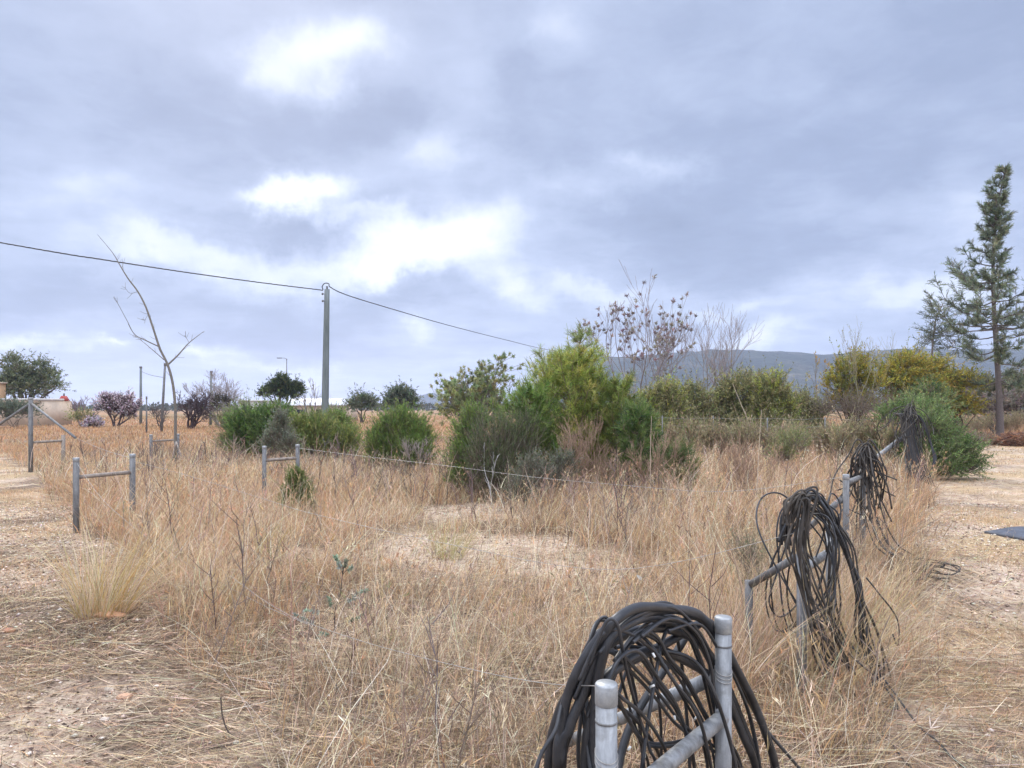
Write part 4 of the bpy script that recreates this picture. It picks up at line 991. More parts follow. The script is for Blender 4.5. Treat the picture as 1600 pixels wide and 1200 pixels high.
def build_coil_near():
    e1 = unit(np.array([Bp[0] - A[0], Bp[1] - A[1], 0])); nr = np.cross(Z, e1)
    mid = np.array([(A[0] + Bp[0]) / 2 + .0, (A[1] + Bp[1]) / 2, 0])
    t = thing('hose_coil', 'big coil of thick and thin black irrigation hose on the nearest frame', 'hose coil', mid + nr * .1, 'black hose bundles hung on the frames')
    def dep(x):
        return float(np.interp(x, [850, 905, 960, 1130, 1215], [1.76, 1.72, 1.72, 2.20, 2.36]))
    def traced(px, j=0., dz=0.):
        """a hose seen rising on the left and falling on the right, closed by a turn lying low behind the posts"""
        off = rng.normal(0, .02) + dz
        sx, sy, kx, ky = rng.normal(0, j), rng.normal(0, j), 1 + rng.normal(0, .006 * j), 1 + rng.normal(0, .006 * j)
        x0, y0 = np.mean([q[0] for q in px]), np.mean([q[1] for q in px]); ph = rng.random() * 6.28
        pts = [P(x0 + (x - x0) * kx + sx, y0 + (y - y0) * ky + sy, dep(x) + off + .012 * math.sin(i * .9 + ph)) for i, (x, y) in enumerate(px)]
        a, b = pts[0].copy(), pts[-1].copy()
        q = [np.array([b[0] * .96, b[1], .22]), b * .62 + a * .38, b * .35 + a * .65, np.array([a[0] * .9 + .02, a[1], .24])]
        q[1][2] = .05; q[2][2] = .045
        return clampz(spline(np.array(pts + q), 9, True))
    def opened(px, j, dz):
        sx, sy = rng.normal(0, j), rng.normal(0, j); off = rng.normal(0, .02) + dz; k = 1 + rng.normal(0, .012)
        pts = [P(x * k + 1030 * (1 - k) + sx, y + sy, dep(x) + off + .01 * math.sin(i * 1.1 + sx)) for i, (x, y) in enumerate(px)]
        e = pts[-1]; pts += [np.array([e[0] * .98, e[1] + .03, .25]), np.array([e[0] * .93, e[1] + .05, .06]), np.array([e[0] * .80, e[1] + .08, .04])]
        return clampz(spline(pts, 9))
    T = [[(868, 1200), (874, 1140), (882, 1092), (901, 1044), (931, 999), (961, 966), (991, 949), (1020, 947), (1062, 952), (1098, 964), (1128, 1000), (1150, 1040), (1180, 1098), (1205, 1165), (1216, 1220)],
         [(877, 1200), (890, 1140), (910, 1092), (946, 1000), (988, 974), (1030, 958), (1085, 960), (1112, 985), (1140, 1030), (1170, 1085), (1195, 1140), (1215, 1210)],
         [(884, 1210), (896, 1140), (916, 1092), (940, 1064), (988, 1035), (1036, 1011), (1080, 986), (1106, 974), (1128, 1000), (1158, 1062), (1190, 1130), (1208, 1200)],
         [(915, 1215), (922, 1130), (934, 1088), (958, 1050), (1000, 1022), (1032, 1017), (1075, 1035), (1111, 1058), (1138, 1086), (1160, 1130), (1180, 1200)],
         [(930, 1225), (930, 1130), (936, 1055), (952, 1000), (975, 980), (1012, 966), (1050, 972), (1078, 978), (1100, 1010), (1130, 1070), (1160, 1140), (1185, 1210)],
         [(858, 1215), (872, 1120), (905, 1060), (946, 1010), (990, 985), (1040, 980), (1090, 1000), (1122, 1040), (1150, 1100), (1178, 1180), (1190, 1220)]]
    for k, px in enumerate(T): hose(t, traced(px, 1.5, .012 * (k % 3)), .0128, 'thick_hose', 12)
    hose(t, clampz(spline([P(1082, 972, 2.3), P(1069, 999, 2.28), P(1048, 1032, 2.25), P(1012, 1086, 2.2), P(985, 1134, 2.15), P(968, 1190, 2.1), P(960, 1260, 2.0)], 8)), .0125, 'thick_hose', 12)
    D = [[(905, 1060), (940, 990), (976, 984), (1012, 1005), (1054, 1044), (1084, 1092), (1108, 1140), (1122, 1210)],
         [(948, 1090), (968, 1036), (1000, 1022), (1030, 1065), (1057, 1104), (1075, 1155), (1086, 1215)],
         [(900, 1090), (930, 1025), (958, 1018), (988, 1047), (1024, 1086), (1054, 1125), (1084, 1150), (1108, 1165), (1140, 1190), (1165, 1220)],
         [(920, 1040), (945, 975), (962, 975), (972, 1020), (982, 1068), (997, 1122), (1012, 1170), (1024, 1220)],
         [(960, 1030), (995, 985), (1025, 992), (1044, 1024), (1070, 1056), (1096, 1104), (1112, 1140), (1124, 1210)],
         [(935, 1020), (975, 972), (1022, 951), (1055, 950), (1085, 978), (1104, 1006), (1122, 1050), (1130, 1090), (1145, 1200)],
         [(925, 1110), (945, 1070), (970, 1090), (1002, 1116), (1030, 1155), (1044, 1190), (1050, 1230)],
         [(965, 1090), (985, 1130), (1010, 1165), (1050, 1168), (1090, 1158), (1125, 1152), (1150, 1180), (1160, 1230)],
         [(1000, 990), (1045, 962), (1085, 982), (1108, 1030), (1118, 1090), (1135, 1150), (1160, 1215)],
         [(985, 1000), (1030, 968), (1070, 985), (1095, 1040), (1110, 1100), (1122, 1160), (1128, 1215)],
         [(1040, 985), (1090, 975), (1122, 1020), (1150, 1070), (1172, 1130), (1185, 1215)]]
    for k in range(2):
        for px in D: hose(t, opened(px, 7 if k else 2, .06 * k - .02), rng.uniform(.0042, .0058), 'thin_hose', 8)
    for k in range(4):                                              # slack thin drip line
        a = rng.uniform(.20, .27); b = rng.uniform(.46, .56)
        c = mid + nr * rng.uniform(.02, .16) + e1 * rng.normal(.06, .04) + Z * (1.04 - b - rng.random() * .12)
        yaw = rng.normal(.1, .35); f1 = unit(e1 * math.cos(yaw) + nr * math.sin(yaw)); f2 = unit(Z + nr * rng.normal(.03, .12) + e1 * rng.normal(0, .1))
        hose(t, clampz(spline(ring(c, f1, f2, a, b, .05, 10, rng.normal(0, .12)), 8, True)), rng.uniform(.0042, .0058), 'thin_hose', 8)
    def loose(px):
        return clampz(spline([P(x, y, d) for x, y, d in px], 8))
    hose(t, loose([(905, 1060, 1.8), (880, 1095, 1.75), (868, 1140, 1.7), (845, 1180, 1.68), (830, 1230, 1.66)]), .005, 'thin_hose')
    hose(t, loose([(925, 1040, 1.85), (912, 1058, 1.8), (910, 1100, 1.78), (918, 1170, 1.74), (930, 1260, 1.7)]), .005, 'thin_hose')
    hose(t, loose([(975, 985, 1.95), (1010, 1000, 1.9), (1050, 1060, 1.9), (1095, 1130, 1.95), (1120, 1250, 2.0)]), .0052, 'thin_hose')
    hose(t, loose([(1105, 985, 2.3), (1150, 1060, 2.3), (1190, 1130, 2.35), (1240, 1190, 2.4), (1300, 1260, 2.5)]), .0055, 'thin_hose')
    for k in range(10):                                             # white drippers caught on the hose
        p = mid + nr * rng.uniform(.02, .12) + e1 * rng.uniform(-.38, .36) + Z * rng.uniform(.62, 1.0); d = rdir(1)[0] * .006
        g = G(); pipe(g, p - d, p + d, .0032, 8); obj('dripper', g, M['white_bit'], t)
build_coil_near()

def draped(t, top, n, w, drop, r, e1, e2, spread=.12, name='thin_hose', mat='hose_dusty', fan=.0, low=.05, seg=7):
    """open strands slung over a point and falling on both sides"""
    for k in range(n):
        a = rng.uniform(-1, 1) * .9 + (math.pi if rng.random() < .45 else 0)
        o = unit(e1 * math.cos(a) + e2 * math.sin(a))
        l1 = w * rng.uniform(.3, 1.0); l2 = w * rng.uniform(.3, 1.1); h = top + rng.normal(0, spread * .35, 3) + Z * rng.uniform(-.05, .05)
        d1 = drop * rng.uniform(.5, 1.05); d2 = drop * rng.uniform(.35, 1.05)
        pts = [h - o * l1 * 1.25 - Z * d1 + rng.normal(0, spread * .9, 3), h - o * l1 * 1.1 - Z * d1 * .6 + rng.normal(0, spread * .6, 3), h - o * l1 * .7 - Z * d1 * .18 + rng.normal(0, spread * .3, 3), h + Z * .02,
               h + o * l2 * .7 - Z * d2 * .18 + rng.normal(0, spread * .3, 3), h + o * l2 * 1.1 - Z * d2 * .6 + rng.normal(0, spread * .6, 3), h + o * l2 * 1.25 - Z * d2 + rng.normal(0, spread * .9, 3)]
        hose(t, clampz(spline(pts, seg)), r * rng.uniform(.8, 1.2), name, 6, mat)
def build_other_coils():
    # second bundle
    top = P(1262, 775, 4.1); t = thing('hose_coil', 'slumped bundle of black hoses over the second frame, trailing onto the track', 'hose coil', (1.68, 4.05, 0), 'black hose bundles hung on the frames')
    e1 = unit(np.array([.62, .79, 0])); e2 = np.array([1., -.1, 0])
    def path(px, d=4.05, j=.02):
        return clampz(spline([P(x + rng.normal(0, 6), y + rng.normal(0, 6), d + rng.normal(0, j) + q * .0) for q, (x, y) in enumerate(px)], 7))
    for k in range(9):                                              # wide arches falling to the right
        f = rng.uniform(-1, 1)
        hose(t, path([(1222 + 6 * f, 850), (1232 + 6 * f, 800), (1262 + 5 * f, 773 + 6 * f), (1295 + 6 * f, 795 + 8 * f), (1322 + 8 * f, 850 + 8 * f), (1340 + 10 * f, 920), (1358 + 14 * f, 990), (1375 + 20 * f, 1050), (1360 + 22 * f, 1085)], 4.05 + .06 * f), .0085 if k < 4 else .0055, 'thick_hose' if k < 4 else 'thin_hose', 8, 'hose' if k < 5 else 'hose_dusty')
    for k in range(14):                                             # dense hank on the near side
        f = rng.normal(0, 1)
        hose(t, path([(1228 + 7 * f, 815), (1238 + 6 * f, 785), (1256 + 6 * f, 778), (1246 + 7 * f, 850), (1258 + 10 * f, 910), (1274 + 12 * f, 970), (1292 + 14 * f, 1015), (1310 + 18 * f, 1050)], 3.84, .03), .0058, 'thin_hose', 7, 'hose_dusty')
    for k in range(9):
        f = rng.normal(0, 1)
        hose(t, path([(1276 + 8 * f, 790), (1300 + 6 * f, 820), (1308 + 7 * f, 870), (1300 + 9 * f, 930), (1312 + 10 * f, 985), (1330 + 14 * f, 1040)], 4.25, .06), .0055, 'thin_hose', 7, 'hose_dusty')
    for k in range(7):
        c = P(1258 + rng.normal(0, 14), 880 + rng.normal(0, 18), 4.1); f1 = unit(e2 + e1 * rng.normal(0, .5)); f2 = unit(Z + rng.normal(0, .15, 3))
        hose(t, clampz(spline(ring(c, f1, f2, rng.uniform(.10, .2), rng.uniform(.32, .42), .08, 9, rng.normal(-.25, .2)), 7, True)), .005, 'thin_hose', 7)
    hose(t, path([(1278, 800), (1296, 770), (1316, 782), (1318, 820), (1306, 850), (1298, 845)], 4.3), .0045, 'thin_hose', 7)
    hose(t, path([(1345, 900), (1375, 930), (1398, 965), (1402, 995), (1398, 1005)], 4.1), .0045, 'thin_hose', 7)
    hose(t, clampz(spline([P(1340, 1010, 4.2), P(1365, 1050, 4.0), P(1395, 1090, 3.8), P(1402, 1110, 3.75), P(1385, 1114, 3.78)], 7)), .0055, 'thin_hose', 7)
    hose(t, clampz(spline([P(1330, 1010, 4.15), P(1380, 1060, 3.95), P(1440, 1140, 3.5), P(1500, 1200, 3.15), P(1540, 1250, 2.95)], 7)), .0055, 'thin_hose', 7)
    hose(t, clampz(spline([P(1320, 1060, 4.1), P(1360, 1120, 3.65), P(1420, 1200, 3.15), P(1450, 1240, 2.95)], 7)), .005, 'thin_hose', 7)
    # third bundle
    top = np.array([3.46, 6.95, 1.19]); t = thing('hose_coil', 'frayed dusty bundle of black hoses on the third frame', 'hose coil', (3.46, 6.95, 0), 'black hose bundles hung on the frames')
    draped(t, top, 20, .13, .72, .0068, np.array([1., -.3, 0]), e1, .10, seg=5)
    for k in range(10):
        f = rng.normal(0, 1)
        hose(t, clampz(spline([P(1348 + 5 * f, 712, 6.9), P(1356 + 6 * f, 760, 6.85), P(1362 + 8 * f, 810, 6.8), P(1378 + 10 * f, 850, 6.7), P(1400 + 12 * f, 868, 6.6)], 5)), .0075, 'thin_hose', 6, 'hose_dusty')
    for k in range(14):
        c = np.array([3.85 + rng.normal(0, .13), 6.75 + rng.normal(0, .16), .08]); a = rng.random() * 6.28
        hose(t, clampz(spline(ring(c, np.array([math.cos(a), math.sin(a), 0]), np.array([-math.sin(a), math.cos(a), .25]), rng.uniform(.12, .3), rng.uniform(.08, .16), .1, 8), 5, True)), .007, 'thin_hose', 6, 'hose_dusty')
    # farthest bundle
    t = thing('hose_coil', 'farthest bundle of black hoses spraying from the tall corner post', 'hose coil', (X4 + .1, Y4 - .08, 0), 'black hose bundles hung on the frames')
    top = np.array([X4 - .02, Y4 - .06, 1.60])
    draped(t, top, 22, .32, .72, .0075, np.array([1., .2, 0]), np.array([-.2, 1, 0]), .10, seg=5)
    for k in range(26):
        f = rng.normal(0, 1)
        hose(t, clampz(spline([P(1406 + 5 * f, 646, 12.9), P(1416 + 5 * f, 652, 12.88), P(1424 + 6 * f, 690, 12.85), P(1432 + 7 * f, 725, 12.8), P(1440 + 10 * f, 752 + 4 * f, 12.75)], 5)), .0095, 'thin_hose', 6, 'hose' if k % 2 else 'hose_dusty')
    for k in range(10):
        f = rng.random()
        hose(t, clampz(spline([P(1412, 642, 12.9), P(1435 + 6 * f, 650 + 4 * f, 12.9), P(1452 + 5 * f, 690 + 8 * f, 12.9), P(1458 + 4 * f, 722, 12.85), P(1446 - 8 * f, 752, 12.8)], 5)), .007, 'thin_hose', 6)
build_other_coils()

# ------------------------------------------------------------------ H-shaped post pairs on the left, wires
def h_frame(lab, p1, p2, rz1, rz2, h1, h2, r, rr, mats=('galv_old', 'wood'), group='H-shaped post pairs in the grass'):
    t = thing('post_pair', lab, 'posts', (p1[0], p1[1], 0), group)
    post_part(t, 'post', p1[0], p1[1], h1, r, mats[0]); post_part(t, 'post', p2[0], p2[1], h2, r, mats[0])
    rail_part(t, 'rail', (p1[0], p1[1], rz1), (p2[0], p2[1], rz2), rr, mats[1])
hp1 = P(119, 0, 8.85); hp2 = P(207, 0, 9.35)
h_frame('nearest grey post pair joined by a grey rail in left grass', hp1, hp2, .74, .76, .985, 1.0, .036, .026)
mp1 = P(413, 0, 11.7); mp2 = P(465, 0, 12.0)
h_frame('post pair with pale rail in front of the silvery bush', mp1, mp2, .74, .76, .98, .99, .034, .026)
fp1 = P(278, 0, 19.5); fp0 = P(236, 0, 19.0)
h_frame('small far post pair with thin rail at the foot of tall sapling', fp0, fp1, .72, .74, .9, .9, .04, .025)
g1 = P(48, 0, 17); g2 = P(99, 0, 17.6)
t = thing('fence_post', 'tall grey corner post with two slanting stays and short neighbour', 'fence post', (g1[0], g1[1], 0))
post_part(t, 'post', g1[0], g1[1], P(48, 621, 17)[2], .05, 'galv_old'); post_part(t, 'post', g2[0], g2[1], .95, .045, 'wood', cap=False)
rail_part(t, 'rail', (g1[0], g1[1], .78), (g2[0], g2[1], .80), .03, 'wood')
a = P(48, 630, 17)
rail_part(t, 'stay', a, P(-20, 676, 17.5), .03, 'galv_old'); 
e = P(118, 684, 15.2); rail_part(t, 'stay', a, e, .026, 'galv_old')
def wire(lab, pts, r=.0028, m=8):
    g = G(); s = spline(pts, m); g.tubes(s, r, 5, (.5, .5, .5)); tag(obj('wire', g, M['wire'], origin=pts[0]), lab, 'wire', 'slack trellis wires')
wire('pale wire running from middle post pair across the pine clump grass', [P(465, 700, 12.0), P(560, 712, 11.5), P(700, 728, 10.5), P(830, 745, 9.6), P(960, 757, 8.8), P(1130, 768, 7.6), P(1322, 745, 6.46)], .0022)
wire('thin wire from the far tall post down to the nearest post pair', [P(118, 684, 15.2), P(160, 702, 12.5), P(207, 716, 9.4)], .0028)
wire('pale wire running right from the nearest post pair through grass', [P(207, 720, 9.35), P(300, 745, 8.2), P(420, 782, 6.9), P(490, 803, 6.3), P(700, 850, 5.3), P(960, 890, 4.7), P(1255, 830, 3.95)], .0017)
wire('slack wire sagging from left post pair into the foreground tangle', [P(119, 722, 8.85), P(160, 780, 8.0), P(230, 840, 7.0), P(300, 885, 6.1), P(400, 940, 5.0), P(480, 975, 4.2)], .0017)
wire('bright wire in the foreground grass reaching the nearest hose coil', [P(360, 900, 4.6), P(440, 955, 3.9), P(560, 1000, 3.2), P(720, 1042, 2.5), P(840, 1066, 2.05), P(935, 1072, 1.6)], .0011)
def build_far_fence():
    a = P(960, 0, 21); b = P(1385, 0, 18); t = thing('wire_fence', 'thin wire fence with slim posts in front of olive bushes', 'fence', (a[0], a[1], 0))
    n = 5
    for i in range(n + 1):
        p = a + (b - a) * i / n; gz = float(ground_z(p[0], p[1]))
        g = G(); pipe(g, (p[0], p[1], gz - .2), (p[0], p[1], gz + 1.38), .019, 8); obj('post', g, M['galv_old'], t)
    for z in (.5, .85, 1.12, 1.33):
        s = np.linspace(0, 1, 31)[:, None]; pt = a + (b - a) * s; pt[:, 2] = z - .03 * np.sin(s[:, 0] * math.pi * n) ** 2
        g = G(); g.tubes(pt, .003, 4, (.5, .5, .5)); obj('strand', g, M['wire'], t)
build_far_fence()

# ------------------------------------------------------------------ poles and cable
def build_poles():
    Y = 37; b = on_ground(*P(507, 0, Y)[:2]); top = P(511, 452, Y)
    t = thing('utility_pole', 'tall grey-green concrete utility pole carrying the overhead cable', 'utility pole', b)
    g = G(); n = 24
    s = np.linspace(0, 1, 12)[:, None]; pts = b - np.array([0, 0, .3]) + (top - b + np.array([0, 0, .3])) * s
    g.tubes(pts, np.linspace(.215, .135, 12), 4, (.5, .5, .5), caps=True); obj('shaft', g, M['concrete'], t)
    g = G(); pipe(g, top - np.array([0, 0, .02]), top + np.array([0, 0, .16]), .05, 10); obj('cap', g, M['galv_old'], t)
    for dz, dx in ((-.25, -.2), (-.62, -.19)):
        g = G(); q = top + np.array([dx, -.05, dz]); pipe(g, q - np.array([.02, 0, .05]), q + np.array([-.02, 0, .05]), .05, 8); pipe(g, q, q + np.array([.14, .03, 0]), .015, 6); obj('clamp', g, M['galv_old'], t)
    hk = top + np.array([-.22, -.04, -.05])
    # twisted cable: comes in from the left, loops over the pole head, runs on to the right
    left = P(0, 379, 25.5); L0 = left + (left - hk) * 1.2 + np.array([0, 0, .6])
    span = lambda t: left + (hk - left) * t - np.array([0, 0, .10]) * 4 * t * (1 - t)
    ctl = [L0, left, span(.25), span(.5), span(.75), span(.97), hk, top + np.array([-.24, -.05, .14]), top + np.array([-.10, -.05, .30]), top + np.array([.1, -.05, .28]), top + np.array([.22, -.05, .08]), P(545, 462, 38.5), P(620, 485, 43), P(700, 508, 50), P(790, 531, 61), P(860, 547, 75), P(930, 556, 100), P(1010, 560, 150)]
    c = spline(ctl, 40); d = np.gradient(c, axis=0); d = unit(d); u = unit(np.cross(d, Z)); v = np.cross(u, d)
    ln = np.concatenate([[0], np.cumsum(np.linalg.norm(np.diff(c, axis=0), axis=1))]); ph = ln * 7
    g = G(); r = .014
    for k in range(3):
        q = c + (u * np.cos(ph + k * 2.094)[:, None] + v * np.sin(ph + k * 2.094)[:, None]) * .014
        g.tubes(q, r, 5, (.5, .5, .5))
    tag(obj('overhead_cable', g, M['cable'], origin=hk), 'twisted black overhead cable looping over the concrete pole head', 'cable')
    def pole(name, lab, cat, px0, px1, ytop, Yd, r, mat, group=None, arm=None):
        b = on_ground(*P(px0, 0, Yd)[:2]); tp = P(px1, ytop, Yd); t = thing(name, lab, cat, b, group)
        g = G(); g.tubes(np.stack([b - np.array([0, 0, .2]), (b + tp) / 2, tp]), np.array([r, r * .85, r * .7]), 8, (.5, .5, .5), caps=True); obj('shaft', g, M[mat], t)
        g = G(); pipe(g, tp - np.array([0, 0, .15]), tp + np.array([0, 0, .03]), r * .9, 8); obj('cap', g, M['galv_old'], t)
        return t, tp
    pole('distant_pole', 'straight grey-green pole far off, above the blossoming almond', 'pole', 220, 220, 573, 70, .15, 'concrete', 'thin distant poles on the left')
    pole('distant_pole', 'dark leaning pole far off touching the sapling fork', 'pole', 252, 258, 568, 48, .10, 'galv_old', 'thin distant poles on the left')
    pole('distant_pole', 'short thin post between blossoming almond and leaning pole', 'pole', 229, 229, 620, 45, .06, 'galv_old', 'thin distant poles on the left')
    pole('distant_pole', 'pale pole standing within the pale leafless tree', 'pole', 329, 330, 580, 66, .14, 'concrete', 'thin distant poles on the left')
    pole('distant_pole', 'thin grey fence post in front of white shed', 'pole', 477, 477, 624, 60, .05, 'galv_old', 'thin distant poles on the left')
    t, tp = pole('street_lamp', 'thin street lamp with arm to the left over the dark pine', 'street lamp', 448, 448, 561, 95, .08, 'galv_old')
    g = G(); q = tp; g.tubes(spline([q, q + np.array([-.3, 0, .12]), q + np.array([-.75, 0, .14])], 4), .035, 6, (.5, .5, .5)); obj('arm', g, M['galv_old'], t)
    g = G(); g.box(q + np.array([-1.3, -.12, .08]), q + np.array([-.7, .12, .18])); obj('lamp_head', g, M['galv_old'], t)
    # a thin wire between the far poles
    a = P(220, 580, 70); b2 = P(257, 590, 48); g = G(); g.tubes(spline([a, (a + b2) / 2 + np.array([0, 0, -.1]), b2], 8), .015, 4, (.5, .5, .5)); tag(obj('overhead_wire', g, M['cable'], origin=a), 'faint thin wire between the two far poles on the left', 'wire')
build_poles()

# ------------------------------------------------------------------ buildings
def build_houses():
    Y = 65; k = Y / F
    a = P(-90, 0, Y); b = P(65, 0, Y); zt = P(0, 626, Y)[2]
    t = thing('house', 'low flat-roofed sandy plaster house at far left', 'house', ((a[0] + b[0]) / 2, Y, 0))
    g = G(); g.box((a[0], Y, -.2), (b[0], Y + 4.5, zt)); obj('wall', g, M['plaster'], t)
    g = G(); g.box((a[0] - .15, Y - .25, zt + .003), (b[0] + .06, Y + 3.2, zt + .22)); r = obj('roof', g, M['white_wall'], t)
    g = G(); g.box((a[0] - .15, Y - .18, zt - .22), (b[0] - .1, Y - .004, zt - .003)); obj('eave', g, M['plaster'], t)
    g = G(); q = P(15, 645, Y); 
    g.box((q[0] - .45, Y - .03, q[2] - .4), (q[0] + .45, Y + .05, q[2] + .35)); obj('window', g, M['window_dark'], t)
    Y2 = 70; zt2 = P(0, 597, Y2)[2]; x1 = P(9, 0, Y2 + 5)[0]
    t = thing('house', 'taller orange plaster house block cut by the left picture edge', 'house', (x1 - 3, Y2 + 3, 0))
    g = G(); g.box((x1 - 6, Y2 + 2.3, -.2), (x1, Y2 + 5, zt2)); obj('wall', g, M['plaster_orange'], t)
    g = G(); g.box((x1 - 6.1, Y2 + 2.15, zt2 + .003), (x1 + .12, Y2 + 5.1, zt2 + .16)); obj('roof', g, M['plaster'], t)
    g = G(); g.box((x1 - .55, Y2 + 2.26, zt2 - .5), (x1 - .12, Y2 + 2.34, zt2 - .32)); obj('vent', g, M['window_dark'], t)
    # red chimney cowl on the roof end
    c = P(100, 0, Y + 3.7); Yh = Y + 2.5; t = thing('roof_hood', 'small red pitched hood on the right end of house roof', 'roof hood', (c[0], Y + 3.7, zt))
    g = G(); w = .36; z0 = zt + .004; V = [(c[0] - w, Yh + .8, z0), (c[0] + w, Yh + .8, z0), (c[0] + w, Yh + 1.6, z0), (c[0] - w, Yh + 1.6, z0), (c[0] - .08, Yh + .9, z0 + .5), (c[0] + .08, Yh + .9, z0 + .5), (c[0] + .08, Yh + 1.5, z0 + .5), (c[0] - .08, Yh + 1.5, z0 + .5)]
    g.add(V, [(0, 3, 2, 1), (4, 5, 6, 7), (0, 1, 5, 4), (1, 2, 6, 5), (2, 3, 7, 6), (3, 0, 4, 7)]); obj('cover', g, M['red'], t)
    g = G(); pipe(g, (c[0], Yh + 1.2, z0 + .48), (c[0], Yh + 1.2, z0 + .75), .08, 8); obj('flue', g, M['galv_old'], t)
    # long white-roofed shed
    Y = 90; a = P(446, 0, Y); b = P(543, 0, Y); ze = P(0, 634, Y)[2]; zr = P(0, 624, Y + 3)[2]
    t = thing('shed', 'long low shed with white roof behind the concrete pole', 'shed', ((a[0] + b[0]) / 2, Y, 0))
    g = G(); g.box((a[0], Y, -.2), (b[0], Y + 6, ze - .01)); obj('wall', g, M['white_wall'] if False else M['plaster'], t)
    g = G(); x0, x1 = a[0] - .3, b[0] + .3
    V = [(x0, Y - .4, ze), (x1, Y - .4, ze), (x1, Y + 3, zr), (x0, Y + 3, zr), (x0, Y + 6.4, ze), (x1, Y + 6.4, ze), (x0, Y - .4, ze + .1), (x1, Y - .4, ze + .1), (x1, Y + 3, zr + .1), (x0, Y + 3, zr + .1), (x0, Y + 6.4, ze + .1), (x1, Y + 6.4, ze + .1)]
    g.add(V, [(6, 7, 8, 9), (9, 8, 11, 10), (0, 3, 2, 1), (3, 4, 5, 2), (0, 1, 7, 6), (4, 10, 11, 5), (1, 2, 8, 7), (2, 5, 11, 8), (0, 6, 9, 3), (3, 9, 10, 4)]); obj('roof', g, M['roof_white'], t)
    for px in (470, 500, 530):
        q = P(px, 0, Y); g = G(); g.box((q[0] - .5, Y - .03, .9), (q[0] + .5, Y + .05, 1.45)); obj('window', g, M['window_dark'], t)
    Y = 96; a = P(372, 0, Y); b = P(412, 0, Y); zt = P(0, 627, Y)[2]
    t = thing('house', 'small white house behind the bushes left of white-roofed shed', 'house', ((a[0] + b[0]) / 2, Y, 0))
    g = G(); g.box((a[0], Y, -.2), (b[0], Y + 5, zt)); obj('wall', g, M['white_wall'], t)
    g = G(); g.box((a[0] - .2, Y - .2, zt + .003), (b[0] + .2, Y + 5.2, zt + .2)); obj('roof', g, M['roof_white'], t)
    q = P(385, 0, Y); g = G(); g.box((q[0] - .45, Y - .03, 1.0), (q[0] + .45, Y + .05, 1.9)); obj('window', g, M['window_dark'], t)
    # low pale wall beyond the fence
    for (p0, p1, yt, Y, lab) in ((1040, 1100, 627, 60, 'low pale wall glimpsed between olive bushes'), (1228, 1272, 623, 62, 'low pale wall glimpsed left of yellow acacias')):
        a = P(p0, 0, Y); b = P(p1, 0, Y); zt = P(0, yt, Y)[2]; t = thing('garden_wall', lab, 'wall', ((a[0] + b[0]) / 2, Y, 0), 'pale walls behind the hedge')
        g = G(); g.box((a[0], Y, -.2), (b[0], Y + .3, zt)); obj('wall', g, M['white_wall'], t)
        g = G(); g.box((a[0] - .05, Y - .05, zt + .003), (b[0] + .05, Y + .35, zt + .1)); obj('coping', g, M['plaster'], t)
build_houses()

